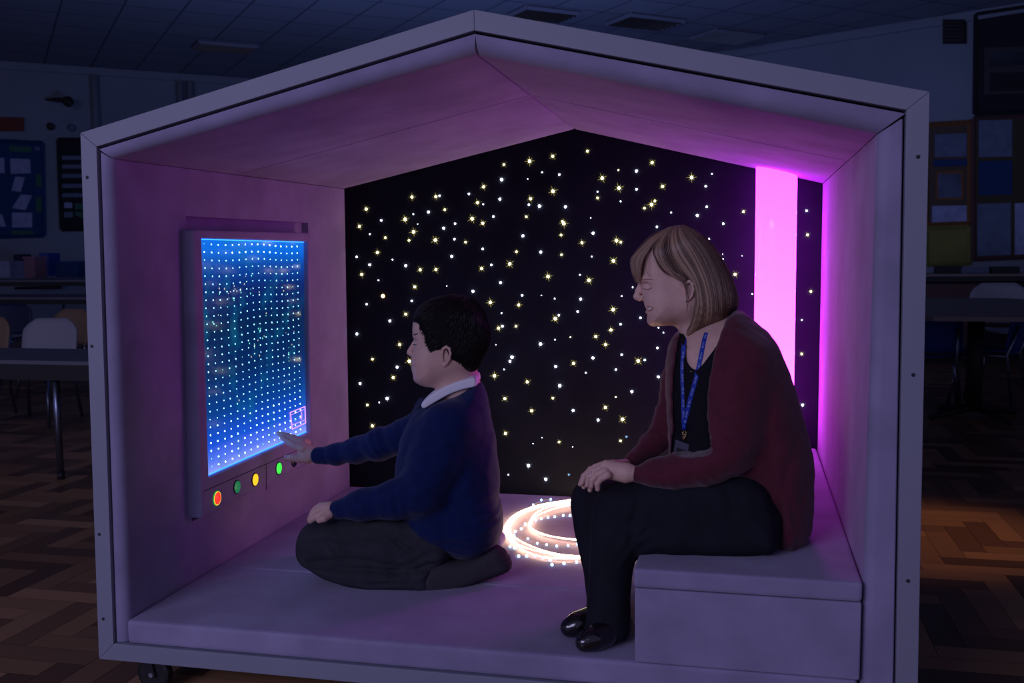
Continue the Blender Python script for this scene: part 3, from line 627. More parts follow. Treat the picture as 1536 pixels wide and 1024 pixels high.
# left hand resting on the knee
hl = B.like(.0013); q2 = lambda x, y, b: hl.at(x, y, b)
hl.cone(q2(507, 764, -.113), q2(492, 765, -.113), 9.5*mb, 10.5*mb, .01); hl.cone(q2(494, 762.5, -.108), q2(484, 764, -.105), 9.5*mb, 8*mb, .012)
for pts in ([(487, 769, -.125, 6.8), (476, 774, -.130, 5.4), (469.5, 777.5, -.128, 4.7), (465.5, 781, -.124, 4.0)], [(484, 764, -.112, 7), (474.5, 768.5, -.115, 5.5), (468.5, 773, -.114, 4.8), (465, 777.5, -.110, 4.0)], [(482, 760, -.096, 6.8), (474, 764, -.098, 5.2), (469.5, 768.5, -.096, 4.5), (467.5, 773, -.094, 3.8)], [(484, 758, -.083, 5.6), (477.5, 761, -.084, 4.5), (473.5, 765, -.083, 3.8), (472, 769, -.082, 3.3)]):
    hl.chain([(q2(x, y, b), r*mb) for x, y, b, r in pts], .0022)
hl.chain([(q2(494, 771, -.132), 6.5*mb), (q2(486, 777, -.142), 5.2*mb), (q2(479, 780, -.146), 4.4*mb)], .005)
bl_, br_ = -.0755, .0755
e1 = ear(B, [(664.5, 541, 0, 1.6), (663.2, 530, -.002, 1.7), (665, 522.5, -.005, 1.9), (669.5, 520, -.007, 2.0), (674.2, 523, -.008, 2.0), (675.6, 530, -.007, 2.0), (674, 539, -.006, 1.8), (669.5, 546, -.003, 1.7)], (668.8, 533.5, 6, 12), (666.5, 546.5, 3.6, 4.4), bl_)
body = link('body', npmesh([H.mesh(), sh.mesh(), hr.mesh(), hl.mesh(), e1, mirror_b(B, e1)]), M['skin_c'], boy, True)
TH = bvh(body)
def lay(T, pts, r, off=.0005, n=5, mbx=None):
    P = [hit(T, x, y, off) for x, y in pts]; P = [p for p in P if p is not None]
    return (mbx or MB()).tube(P, r, n) if len(P) > 1 else (mbx or MB())
lay(TH, [(619.6, 517), (622, 516.2), (624.5, 516.6)], .0011).build('eyelash', M['lash'], boy, smooth=True)
mb2 = MB(); [lay(TH, [(620.0+i*.6, 502+i*.2), (623.5+i*1.2, 500.5-i*.2)], .0012, .0002, 5, mb2) for i in range(4)]; mb2.build('eyebrow', mat('boy_brow', (.10, .06, .05), .8), boy, smooth=True)
lay(TH, [(617.6, 547.6), (621, 548.3), (624, 549)], .0008, -.0002).build('mouth_line', M['lip'], boy, smooth=True)
# hair
hairp = [(620.6, 481), (626, 464), (637, 454), (652, 446.5), (674, 442.5), (692, 443.5), (706, 447.6), (719.5, 458), (730, 475), (735, 497), (733, 515), (727, 530), (719.5, 545), (711, 557), (698, 556), (640, 540), (625, 500)]
HB = B.like(.003).infl(hairp, .0805, .066, p=2.3)
HB.ext([(600, 484), (621, 481.5), (635, 484), (633, 498), (639.5, 508), (641.5, 522), (646, 531), (651, 527), (656, 521.5), (664, 519.5), (672, 516.5), (677.5, 525), (681, 541), (689, 551), (700, 556), (711, 557.5), (700, 590), (600, 590)], .003, 'c')
P2b = spline([(lambda w_: (w_[0], w_[2]))(B.at(x, y, 0)) for x, y in hairp[:-3]+[(700, 562), (660, 575), (630, 575), (618, 540), (617, 500)]], 5)
def sideb(poly, A, Z, w, R, p):
    e = -sdpoly(np.atleast_1d(A)[:, None], np.atleast_1d(Z)[:, None], poly)[:, 0]; u = np.clip(1-e/R, 0, 1); return w*(1-u**p)**(1/p), e
hb = link('hair', npmesh([HB.mesh()], 1), M['hair_bb'], boy, True)
st = MB(); TB = bvh(hb); cx_, cy_ = 694, 462
cutp = np.array([(621, 481.5), (635, 484), (633, 498), (639.5, 508), (641.5, 522), (646, 531), (651, 527), (656, 521.5), (672, 516.5), (677.5, 525), (681, 541), (689, 551), (700, 556), (711, 557.5), (700, 590), (600, 590), (600, 484)])
crown = B.wp(697, 458, 0); vv = hb.data.vertices; upv = V(0, 0, 1); fwd = V(-B.c, -B.n, 0)
for i in range(6000):
    v_ = vv[random.randrange(len(vv))]; p0 = np.array(v_.co); nn = np.array(v_.normal)
    if nn @ nn < .5: continue
    px_ = p0-crown; front = (p0-crown) @ fwd
    d = px_/np.linalg.norm(px_)-upv*(.9 if front < .04 else .25)+fwd*(.5 if front > .03 else 0)+RNG.normal(0, .16, 3); d -= nn*(d @ nn); L_ = np.linalg.norm(d)
    if L_ < .05: continue
    d /= L_; l = random.uniform(.010, .021)
    def on(q, off):
        r_ = TB.find_nearest(Vector(q)); return np.array(r_[0])+np.array(r_[1])*off
    a1 = on(p0+d*l*.5, .0017); a2 = on(p0+d*l, .0012)
    st.tube([p0, a1, a2], [.0007, .0008, .0002], 3, random.random()**3, caps=False)
o = st.build('hair_strands', M['hair_b'], hb, smooth=True); o['kind'] = 'stuff'
# clothes
SWp = [(717, 572), (729, 590), (738, 638), (746, 686), (750, 724), (748.5, 745), (753, 764), (754, 790), (748, 811), (735, 825), (714, 835), (686, 832), (653, 824), (620, 806), (598, 780), (592, 735), (596, 690), (604, 650), (622, 619), (637, 608.5), (660, 598), (690, 585)]
SW = B.like(.0042)
fo = folds(([(742, 650), (735, 700), (742, 750)], .003, .010), ([(748, 770), (715, 785), (680, 782)], .0035, .008), ([(745, 800), (705, 812), (665, 800)], .003, .007), ([(700, 640), (712, 690), (705, 740)], .002, .012), ([(748, 745), (725, 752), (700, 745)], -.003, .006), ([(690, 700), (668, 745), (640, 770)], -.003, .008))
SW.infl(SWp, .145, .105, p=2.2, folds=fo, b=.0)
sk_chain(SW, [(672, 640, -.105, 36), (655, 690, -.125, 32), (632, 738, -.145, 29), (590, 750, -.145, 24), (545, 757, -.135, 19.5), (512, 763, -.120, 14.5)], .03)
SW.chain([(SW.at(640, 632, .09), 24*mb), (SW.pw(604, 655, .63), 24*mb), (SW.pw(570, 666, .65), 23.5*mb), (SW.pw(535, 675, .68), 19*mb), (SW.pw(505, 681, .70), 15.5*mb), (SW.pw(481, 683, .713), 13.2*mb)], .022)
sk_chain(SW, [(700, 782, -.078, 43), (655, 783, -.108, 30)], .03); SW.wr(600, 745, .040, 20, .030, .0030); SW.wr(560, 755, .035, 8, .022, .0020); SW.wr(650, 690, .05, 60, .04, .0016); SW.wr(735, 770, .05, 80, .028, .0030); SW.wr(690, 800, .05, 75, .03, .0028); SW.wr(560, 668, .06, 15, .030, .0034, 1); SW.wr(610, 650, .04, 30, .03, .0030, 1)
SW.warp(lambda A, Bq, Z: .0011*np.sin(A*90+np.sin(Z*60+Bq*30)*1.3)*np.sin(Z*75+Bq*40))
sw = link('jumper', npmesh([SW.mesh()], 1), M['navy'], boy, True)
cf = B.like(.0022)
cf.chain([(cf.pw(492, 683, .706), 14.6*mb), (cf.pw(478, 683, .714), 13.8*mb)], .003); cf.ell(cf.pw(471.5, 683, .718), (8*mb, .021, 11.5*mb), .001, 'c')
cf2 = B.like(.0022).chain([(cf.at(519, 761.5, -.123), 14.8*mb), (cf.at(507, 764, -.117), 13.2*mb)], .003)
link('cuff', npmesh([cf.mesh()], 1), M['navy'], sw, True); link('cuff', npmesh([cf2.mesh()], 1), M['navy'], sw, True)
CO = B.like(.0020).infl([(636, 600), (641, 608.5), (660, 598), (679, 587.5), (700, 580), (717.5, 575), (716, 560.5), (698, 564), (679, 570.5), (653, 584.5)], .070, .006, n=3, p=3, k=.002)
link('shirt_collar', npmesh([CO.mesh()], 1), M['white'], boy, True)
TI = B.like(.002); TI.chain([(TI.at(633, 601, -.004), 5.5*mb), (TI.at(629, 608, -.006), 6*mb), (TI.at(622, 622, -.006), 6*mb)], .004)
link('tie', npmesh([TI.mesh()], 1), M['tie'], boy, True)
TR = B.like(.0042)
TR.infl([(446.5, 817), (451, 796), (466, 783), (500, 777), (580, 768), (640, 773), (672, 792), (680, 822), (668, 846), (640, 853), (560, 853), (500, 853), (462, 847), (448, 832)], .072, .045, b=-.075, p=2.3, folds=folds(([(458, 806), (500, 800), (560, 812)], -.0022, .006), ([(470, 832), (530, 826), (610, 838)], -.003, .006), ([(600, 800), (640, 830), (680, 850)], -.003, .006)))
TR.infl([(450, 826), (470, 838), (517, 843), (587, 850), (645, 846), (650, 866), (645, 884.5), (590, 885), (540, 880), (494, 868), (461, 848)], .050, .030, b=-.110, p=2.2, k=.006, folds=folds(([(500, 858), (560, 868), (620, 866)], -.002, .005), ([(615, 850), (628, 868), (622, 884)], -.002, .004)))
TR.cone(TR.at(470, 841, -.160), TR.at(560, 850, -.166), .008, .011, .012, 'c'); TR.cone(TR.at(560, 850, -.166), TR.at(642, 848, -.166), .011, .010, .012, 'c')
sk_chain(TR, [(705, 795, .08, 36), (600, 797, .10, 30), (490, 808, .12, 26)], .03); sk_chain(TR, [(490, 825, .12, 22), (600, 838, .10, 20), (690, 842, .08, 18)], .02)
TR.wr(600, 810, .07, 70, .040, .0034); TR.wr(500, 815, .05, 50, .034, .0026); TR.wr(640, 835, .05, 100, .030, .0034); TR.wr(590, 868, .05, 85, .022, .0024)
TR.warp(lambda A, Bq, Z: .0010*np.sin(A*70+Z*40)*np.sin(Z*85+Bq*60-A*20))
link('trousers', npmesh([TR.mesh()], 1), M['grey'], boy, True)
SK = B.like(.003).infl([(638, 850), (640, 884), (669, 883.5), (699, 879), (722, 871), (749, 864), (763, 858), (767.5, 851), (765, 841), (757, 829), (746, 821), (736, 822), (715, 834), (690, 838), (663, 838)], .040, .028, b=-.085, tilt=(.25, 0), p=2.2)
SK.warp(lambda A, Bq, Z: .0011*np.sin((A*.5+Z)*520)*(A > .075))
link('sock', npmesh([SK.mesh()]), M['sock'], boy, True)
SF = B.like(.003); sk_chain(SF, [(722, 826, .05, 12), (742, 812, .07, 13), (750, 806, .08, 9)], .01); link('sock', npmesh([SF.mesh()], 1), M['white'], boy, True)['label'] = 'white sock on the far foot'
# ---- the woman, seated
W_ = Sculpt(1060, 600, .29, 2, .005); mw = W_.mpx
wom = empty('person', atZ(1110, 800, bt), 'person with blonde bob in maroon cardigan sitting with hands clasped on knees', 'person')
H = W_.like(.0018)
face = [(966, 370), (960, 386), (958, 402), (958, 414), (960.4, 425), (962, 434), (964, 443), (966, 451), (969.5, 457), (971.5, 464), (971.5, 470), (972.6, 476), (974, 482.5), (979, 487), (989, 488.6), (1004, 487.6), (1020, 484), (1045, 478), (1066, 462), (1077, 435), (1078, 408), (1070, 384), (1056, 364), (1040, 352), (1015, 346), (990, 351), (975, 360)]
H.infl(face, .073, .058, p=2.35)
sk_chain(H, [(1040, 470, 0, 26), (1052, 505, 0, 26), (1066, 545, .0, 34)], .03)
for sg in (-1, 1):
    H.ell(H.at(989, 455, sg*.040), (16*mw, .022, 13*mw), .026)
    H.ell(H.at(965.5, 429.5, sg*.050), (9*mw, .015, 6.5*mw), .010, 'c')
    H.ell(H.at(972.5, 430.5, sg*.036), (.0125, .0125, .0115), .004)
    H.ell(H.at(966, 417, sg*.030), (5*mw, .020, 4*mw), .010)
    H.ell(H.at(963.2, 446.5, sg*.0095), (5*mw, .0068, 3.8*mw), .004)
    H.ell(H.at(962.6, 450.8, sg*.0065), (1.8*mw, .003, 1.2*mw), .001, 'c')
    H.cone(H.at(969.5, 449.5, sg*.028), H.at(984, 467, sg*.046), .0016, .0012, .009, 'c')
sk_chain(H, [(960.8, 424, 0, 3.2), (957.4, 436, 0, 3.8), (955, 444.6, 0, 4.2), (960, 448.3, 0, 3.6)], .007)
H.ell(H.at(970.5, 457.8, 0), (3.9*mw, .019, 3.0*mw), .004); H.ell(H.at(972, 467.4, 0), (4.0*mw, .018, 3.0*mw), .004)
H.chain if 0 else None
for sg in (-1, 1): H.cone(H.at(967, 462.6, 0), H.at(979.5, 461.2, sg*.030), .0026, .0012, .002, 'c')
H.ell(H.at(979, 480.5, 0), (7.5*mw, .020, 7*mw), .012)
# chest under the top
TOR = [(1000, 535), (1008, 506), (1024, 492), (1050, 479), (1080, 466), (1109, 464), (1132, 482), (1158, 505), (1176, 538), (1187.5, 568), (1198, 601), (1212, 652), (1220, 690), (1221, 718), (1219, 776), (1211, 803), (1192, 820), (1165, 827), (1150, 829), (1143, 796), (1128, 745), (1100, 728), (1050, 725), (1012, 712), (1004, 680), (1002, 640), (999, 600), (998, 565)]
def shrink(poly, d):
    P = np.array(poly, float); out = []
    for i in range(len(P)):
        t = P[(i+1) % len(P)]-P[i-1]; t /= np.linalg.norm(t); out.append(tuple(P[i]+V(-t[1], t[0])*d))
    return out
CH = W_.like(.0035).infl(shrink(TOR, 7), .128, .095, b=.012, p=2.2)
sk_chain(CH, [(1052, 490, 0, 25), (1062, 525, 0, 38)], .03)
sk_chain(CH, [(1112, 560, -.10, 16), (1116, 655, -.12, 10), (1062, 708, -.15, 8), (958, 711, -.14, 8.5)], .02)
sk_chain(CH, [(1022, 540, .14, 14), (1000, 640, .16, 13), (940, 696, .02, 8)], .02)
# hands: left over right on the near knee
hw = W_.like(.0012); q = lambda x, y, b: hw.at(x, y, b)
bb = -.135
hw.cone(q(958, 711, bb), q(940, 710, bb), 11.5*mw, 11.5*mw, .01); hw.cone(q(940, 706, bb), q(910, 699, bb), 11.5*mw, 9.5*mw, .012); hw.cone(q(938, 714, bb), q(912, 711, bb-.006), 9*mw, 7.5*mw, .012)
F4 = [[(910, 697, bb+.014, 7.6), (893, 701, bb+.022, 5.4), (880, 711, bb+.026, 4.8), (872.5, 725, bb+.026, 3.9)], [(908, 701, bb+.000, 7.4), (893, 706, bb+.006, 5.4), (884, 715, bb+.008, 4.8), (881, 727, bb+.008, 4.0)],
      [(908, 707, bb-.013, 7), (896, 711, bb-.012, 5.2), (889, 719, bb-.012, 4.7), (887, 729, bb-.010, 3.9)], [(911, 712, bb-.024, 6.3), (901, 718, bb-.026, 4.8), (896, 725, bb-.026, 4.4), (896.5, 733, bb-.024, 3.8)]]
for pts in F4: hw.chain([(q(x, y, b), r*mw) for x, y, b, r in pts], .0022)
hw.chain([(q(930, 700, bb+.02), 7*mw), (q(912, 706, bb+.045), 5.6*mw), (q(900, 712, bb+.055), 4.8*mw)], .005)
h2 = W_.like(.0014); b3 = -.085     # right hand beneath
h2.cone(q(938, 697, b3+.09), q(918, 700, b3+.03), 9.5*mw, 10*mw, .01); h2.cone(q(918, 702, b3+.03), q(898, 708, b3), 10*mw, 8.5*mw, .012)
for pts in ([(900, 702, b3+.02, 6.5), (886, 704, b3+.012, 5), (876, 714, b3+.005, 4.5), (870.5, 726, b3, 3.7)], [(900, 708, b3-.004, 6.5), (886, 713, b3-.012, 5), (878, 722, b3-.015, 4.5), (876, 730, b3-.015, 3.8)], [(902, 713, b3-.02, 6), (892, 720, b3-.03, 5), (886, 728, b3-.034, 4.2), (885, 735, b3-.034, 3.6)]):
    h2.chain([(q(x, y, b), r*mw) for x, y, b, r in pts], .0025)
e2 = ear(W_, [(1028.5, 444, 0, 1.8), (1027, 432, -.002, 1.8), (1029, 424.5, -.005, 2.0), (1034, 421.5, -.007, 2.1), (1039, 425.5, -.008, 2.1), (1040.3, 434, -.007, 2.0), (1038, 443, -.005, 1.9), (1033.5, 449, -.003, 1.8)], (1033.5, 436, 6.6, 13), (1030.6, 448.8, 3.6, 4.8), -.0745)
body = link('body', npmesh([H.mesh(), CH.mesh(), hw.mesh(), h2.mesh(), e2, mirror_b(W_, e2)]), M['skin_w'], wom, True)
TH = bvh(body)
l_ = MB(); lay(TH, [(964.5, 431.6), (967.5, 433.2), (971.5, 433.8), (975.5, 433), (978.5, 431.4)], .0007, .0001, 5, l_)
for x, y in ((965, 432), (967.5, 433.8), (970, 434.4), (972.5, 434.3)): p0 = hit(TH, x, y, 0); l_.tube([p0, p0+V(-.0028, -.001, -.0022)], [.0003, .0001], 4)
l_.build('eyelash', M['lash'], wom, smooth=True)
lay(TH, [(966, 425.5), (970, 423.8), (975, 424.2), (979.5, 426.5)], .0006, 0).build('eyelid_crease', mat('lid_crease', (.28, .14, .12), .7), wom, smooth=True)
l_ = MB(); [lay(TH, [(962.5+i*2.6, 419.4-i*.2+(i*i)*.05), (967+i*2.6, 418.4-i*.1+(i*i)*.07)], .0006, .0003, 5, l_) for i in range(6)]; l_.build('eyebrow', M['brow'], wom, smooth=True)
lay(TH, [(968.8, 462.6), (971.5, 462.8), (974.5, 462.6), (977.5, 461.9)], .0019, -.0004, 8).build('teeth', M['teeth'], wom, smooth=True)
l_ = MB(); lay(TH, [(967.4, 459.6), (971, 459.3), (975.5, 459.9), (980, 461.2)], .0013, -.0004, 6, l_); lay(TH, [(969.4, 466.4), (973, 467), (976.8, 465.4), (980, 461.9)], .0017, -.0006, 6, l_); l_.build('lips', M['lip'], wom, smooth=True)
p = hit(TH, 1029, 450.5, .002); MB().ball(p, .0028, 10, 7).build('earring', M['silver'], wom, smooth=True)
p = hit(TH, 889.7, 711.5, 0)
if p is not None:
    rg = MB(); c0 = W_.L2W(q(891, 709.5, bb+.0065))[0]; c1 = W_.L2W(q(888.4, 712.3, bb+.0075))[0]; ax_ = (c1-c0)/np.linalg.norm(c1-c0); a_ = np.cross(ax_, [0, 0, 1.]); a_ /= np.linalg.norm(a_); b_ = np.cross(ax_, a_); R2 = 5.5*mw
    for cc in (c0, c1): rg.tube([cc+R2*(a_*math.cos(t)+b_*math.sin(t)) for t in np.linspace(0, 2*math.pi, 25)], .0010, 6)
    rg.build('ring', M['silver'], wom, smooth=True)
# hair
hairw = [(953.5, 423), (948.5, 409), (946.5, 394), (949, 381), (957, 370), (972, 354), (991, 344), (1010, 338.2), (1027, 338), (1045, 344), (1060, 357), (1073, 373), (1084, 392), (1094, 409), (1103, 427), (1108, 445), (1107, 459), (1102, 463), (1096, 469), (1090, 477), (1082, 484), (1064, 493), (1048, 501), (1034, 509), (1027, 507), (1032, 492), (1040, 478), (1020, 470), (985, 440)]
fullw = hairw[:24]+[(1027, 507), (1022, 490), (990, 487), (962, 470), (952, 445)]
HW = W_.like(.003).infl(shrink(fullw, 1.2), .0825, .062, p=2.3)
facecut = [(925, 422), (957.5, 420.5), (959, 404), (963, 390), (971, 378), (980, 373), (983, 384), (991, 400), (1004, 411), (1022, 418), (1034, 418), (1041, 427), (1043.5, 455), (1038, 480), (1028, 508), (1000, 525), (925, 525)]
HW.ext(facecut, .004, 'c', n=3)
HW.ell(HW.at(1022, 500, 0), (.045, .055, .06), .01, 'c')
hb = link('hair', npmesh([HW.mesh()], 1), M['hair_wb'], wom, True)
G = [[(400, 60), (250, 150), (140, 260), (92, 330), (112, 430), (145, 500)], [(410, 60), (290, 145), (190, 240), (135, 320), (135, 420), (150, 485)], [(415, 58), (310, 140), (230, 230), (180, 310), (160, 400), (152, 470)], [(425, 56), (340, 140), (290, 220), (300, 300), (360, 390), (470, 470)],
     [(430, 56), (370, 140), (350, 240), (390, 350), (460, 440), (540, 490)], [(440, 54), (410, 150), (430, 280), (500, 390), (585, 480), (625, 600), (600, 800), (535, 945)], [(455, 50), (450, 150), (500, 280), (580, 400), (640, 540), (660, 720), (620, 860), (570, 960)], [(470, 48), (500, 150), (580, 280), (650, 420), (700, 570), (715, 740), (680, 905)],
     [(490, 46), (560, 130), (650, 260), (730, 420), (775, 600), (785, 760), (750, 865)], [(505, 45), (620, 120), (730, 240), (815, 400), (860, 570), (860, 720), (815, 835)], [(515, 45), (670, 135), (780, 260), (865, 410), (915, 560), (925, 680), (880, 765)], [(525, 45), (710, 165), (822, 315), (893, 450), (938, 590), (948, 680), (920, 728)]]
G = [[(930+u/5.389, 330+v/5.389) for u, v in g] for g in G]
def rs(g, n=20):
    P = np.array(g); P = np.vstack([2*P[0]-P[1], P, 2*P[-1]-P[-2]]); out = []
    for t in np.linspace(0, len(g)-1-1e-6, n):
        i = int(t); f = t-i; p0, p1, p2, p3 = P[i:i+4]; out.append(.5*((2*p1)+(p2-p0)*f+(2*p0-5*p1+4*p2-p3)*f*f+(3*p1-p0-3*p2+p3)*f**3))
    return np.array(out)
GR = np.array([rs(g) for g in G]); NG = len(G)
PW = spline([(lambda w_: (w_[0], w_[2]))(W_.at(x, y, 0)) for x, y in fullw], 5)
st = MB(); BAND = [random.random() for _ in range(200)]
for i in range(3400):
    far = i >= 2800; t = random.random()*(NG-1)
    if (2.05 < t < 2.97 or 4.0 < t < 4.985) and random.random() > .04: t = random.choice((random.uniform(0, 2), random.uniform(5, 11)))
    k = min(int(t), NG-2); f = t-k
    c = GR[k]*(1-f)+GR[k+1]*f; c = c+np.outer(np.linspace(0, 1, 20)**1.5, [random.gauss(0, 1.3), random.gauss(0, 1.8)])+[random.gauss(0, .7), random.gauss(0, .5)]
    e_ = random.choice((20, 20, 20, 19, 18, 17)); c = c[:e_]
    L0 = np.array([W_.at(x, y, 0) for x, y in c]); bs_, ed = sideb(PW, L0[:, 0], L0[:, 2], .0835, .062, 2.3)
    lift = random.uniform(-.0008, .0028); b_ = -(np.maximum(bs_, .002)+lift)
    tone = min(1, max(0, .75*BAND[int(t*9)]**1.5+.35*random.random()-.05+(.22 if t < 3.5 else 0)-.12*(t > 8)))
    if far: pts = [(l[0], -b, l[2]) for l, b in zip(L0, b_)]
    else:
        pts = [W_.at(x, y, b) for (x, y), b in zip(c, b_)]
        lim = 1.0
    P_ = W_.L2W(np.array(pts)); rr = random.uniform(.0005, .0010)
    st.tube(list(P_), [rr*.7]+[rr]*(len(P_)-3)+[rr*.7, rr*.2], 4, tone, caps=False)
o = st.build('hair_strands', M['hair_w'], hb, smooth=True); o['kind'] = 'stuff'
# black top, cardigan
BTp = shrink(TOR, 3)
BT = W_.like(.004).infl(BTp, .136, .10, b=.010, p=2.2)
BT.ext([(1027, 500), (1028, 515), (1031, 534), (1037, 543), (1044, 546), (1052, 541), (1063, 527), (1074, 512), (1100, 470), (1100, 440), (1000, 440), (1010, 490)], .003, 'c', blo=-9, bhi=.05)
bt_o = link('top', npmesh([BT.mesh()], 1), M['blacktop'], wom, True)
CG = W_.like(.0042)
CG.infl(TOR, .147, .10, b=.010, p=2.2, folds=folds(([(1190, 640), (1170, 700), (1165, 770)], -.003, .008), ([(1205, 700), (1190, 750), (1190, 800)], -.003, .007), ([(1140, 740), (1160, 780), (1172, 822)], -.004, .006), ([(1150, 730), (1175, 790), (1190, 815)], .003, .006), ([(1130, 520), (1150, 600), (1150, 680)], -.0025, .010)))
sk_chain(CG, [(1114, 545, -.095, 40), (1104, 600, -.120, 35), (1098, 650, -.135, 33), (1088, 678, -.145, 32), (1054, 695, -.150, 29), (1015, 707, -.148, 22), (984, 709, -.142, 17.5), (960, 711, -.136, 13)], .028)
sk_chain(CG, [(1026, 524, .10, 25), (1016, 575, .125, 25), (1006, 625, .135, 24), (1000, 645, .13, 23), (978, 667, .10, 18), (944, 694, .03, 12)], .02)
CG.ext([(1028, 470), (1021, 500), (1016, 530), (1012.5, 566), (1011, 609), (1013, 634), (1009, 662), (1005, 685), (1010, 695), (1050, 695), (1066, 680), (1065, 650), (1064, 630), (1061.5, 609), (1062.5, 572), (1067, 541), (1075, 509), (1087, 480), (1101, 462), (1080, 440)], .006, 'c', n=3, blo=-.10, bhi=.09)
CG.ext([(1028, 470), (1021, 500), (1016, 530), (1012.5, 566), (1011, 609), (1013, 634), (1011, 655), (1030, 664), (1066, 655), (1065, 640), (1061.5, 609), (1062.5, 572), (1067, 541), (1075, 509), (1087, 480), (1101, 462), (1080, 440)], .005, 'c', n=3, bhi=.09)
CG.wr(1085, 650, .055, 60, .028, .0034); CG.wr(1050, 695, .05, 25, .030, .0030); CG.wr(1000, 708, .04, 5, .026, .0018); CG.wr(1090, 570, .05, 40, .034, .0022); CG.wr(1120, 700, .05, 110, .03, .0030); CG.wr(1180, 770, .06, 0, .028, .0034); CG.wr(985, 650, .07, 60, .026, .0030, 1); CG.wr(1008, 580, .06, 75, .03, .0020, 1)
CG.warp(lambda A, Bq, Z: .0012*np.sin(A*80+np.sin(Z*55+Bq*30)*1.5)*np.sin(Z*85+Bq*50))
cg = link('cardigan', npmesh([CG.mesh()], 1), M['wine'], wom, True)
c1_ = W_.like(.0022).chain([(W_.at(968, 710, -.138), 14.6*mw), (W_.at(957.5, 711, -.136), 13*mw)], .002); c1_.ell(c1_.at(946, 711, -.136), (7*mw, .018, 12*mw), .001, 'c')
link('cuff', npmesh([c1_.mesh()], 1), M['wine'], cg, True)
# trousers and shoes
TR = W_.like(.0045)
TR.infl([(887, 764), (897, 741), (921, 727), (953, 722), (1020, 714), (1110, 712), (1150, 735), (1166, 790), (1160, 826), (1093, 831), (1015, 830), (962, 833), (951, 850), (947, 890), (945, 944), (925, 950), (900, 950), (879, 943), (882, 909), (884, 874), (886, 830), (885.5, 796)], .066, .052, b=-.130, tilt=(0, .16), p=2.3, n=5,
        folds=folds(([(960, 742), (948, 790), (955, 828)], -.004, .007), ([(975, 760), (955, 800)], .003, .006), ([(905, 780), (903, 850), (908, 930)], .0022, .008), ([(1090, 730), (1110, 780), (1140, 822)], -.003, .008), ([(1040, 740), (1060, 790)], -.002, .010)))
TR.infl([(853, 752), (860, 737), (874, 729), (910, 727), (1000, 733), (1040, 760), (1000, 812), (935, 826), (922, 850), (918, 900), (914, 938), (896, 940), (878, 933), (882, 909), (882.5, 878), (871, 831), (858, 786)], .062, .048, b=.010, tilt=(0, .40), p=2.3, k=.006)
sk_chain(TR, [(1140, 776, -.07, 42), (1140, 770, .09, 46)], .03); sk_chain(TR, [(1000, 770, .03, 38), (1130, 776, .06, 44)], .03)
TR.wr(960, 800, .06, 130, .030, .0036); TR.wr(905, 850, .06, 10, .04, .0020); TR.wr(1120, 770, .06, 30, .034, .0032); TR.wr(920, 755, .04, 60, .04, .0020)
TR.warp(lambda A, Bq, Z: .0010*np.sin(A*75+Z*40)*np.sin(Z*60+Bq*50-A*20))
link('trousers', npmesh([TR.mesh()], 1), M['trouser'], wom, True)
def shoe(pts, heel, b_):
    s_ = W_.like(.0025); z0 = .101
    P = [(np.array(p), r) for p, r in pts]
    s_.chain([(s_.W2L(p), r) for p, r in P], .018); s_.ell(s_.W2L(V(*heel)), (.026, .026, .03), .012)
    fl = s_.W2L(V(0, 0, z0+.002))[2]
    s_._add(lambda A, Bq, Z: (Z-fl)+0*A+0*Bq, V(-2, -2, -2), V(2, 2, fl), .002, 'c')
    return s_.mesh()
n0 = shoe([(V(1.186, .040, .122), .020), (V(1.205, .052, .128), .024), (V(1.225, .075, .132), .026), (V(1.247, .115, .142), .027)], (1.258, .135, .135), 0)
o = link('shoe', npmesh([n0], 1), M['patent'], wom, True)
tn = atY(893, 946, .05)
n1 = shoe([(V(1.140, .115, .124), .021), (V(1.160, .125, .130), .025), (V(1.185, .145, .134), .026), (V(1.212, .175, .142), .027)], (1.225, .195, .135), 0)
o = link('shoe', npmesh([n1], 1), M['patent'], wom, True)
# lanyard and badge, lying on the top
TT = bvh(bt_o, body)
def strap(pts, w, m, nm, par, off=.003):
    P = [hit(TT, x, y, off) for x, y in pts]; P = [p for p in P if p is not None]; m_ = MB()
    for a, b in zip(P[:-1], P[1:]): pass
    vs = []
    for i, p in enumerate(P):
        t = P[min(i+1, len(P)-1)]-P[max(i-1, 0)]; v = CAM-p; sd = np.cross(t, v); sd /= np.linalg.norm(sd); nr = np.cross(sd, t); nr /= np.linalg.norm(nr)
        vs += [p-sd*w-nr*.0006, p+sd*w-nr*.0006, p+sd*w+nr*.0006, p-sd*w+nr*.0006]
    m_.add(vs, [(i*4+j, i*4+(j+1) % 4, (i+1)*4+(j+1) % 4, (i+1)*4+j) for i in range(len(P)-1) for j in range(4)]+[(3, 2, 1, 0), tuple(len(vs)-4+j for j in range(4))])
    return m_.build(nm, m, par, smooth=False), P
lan = empty('lanyard', W_.wp(1030, 590, -.13), 'bright blue lanyard with silver clip and plastic badge hanging round the neck of the woman', 'lanyard')
s1, P1 = strap([(1060, 499), (1057, 507), (1054, 520), (1051, 535), (1048, 550), (1044, 567), (1039.5, 583), (1035, 599), (1031.5, 614), (1028.5, 627), (1026.5, 637)], .0048, M['lanyard'], 'strap', lan)
s2, P2_ = strap([(1027.5, 506), (1025.5, 520), (1024.5, 535), (1023.6, 550), (1023.8, 566), (1024.4, 583), (1024.8, 600), (1025.2, 616), (1025.6, 630), (1026, 637)], .0048, M['lanyard'], 'strap', lan, .002)
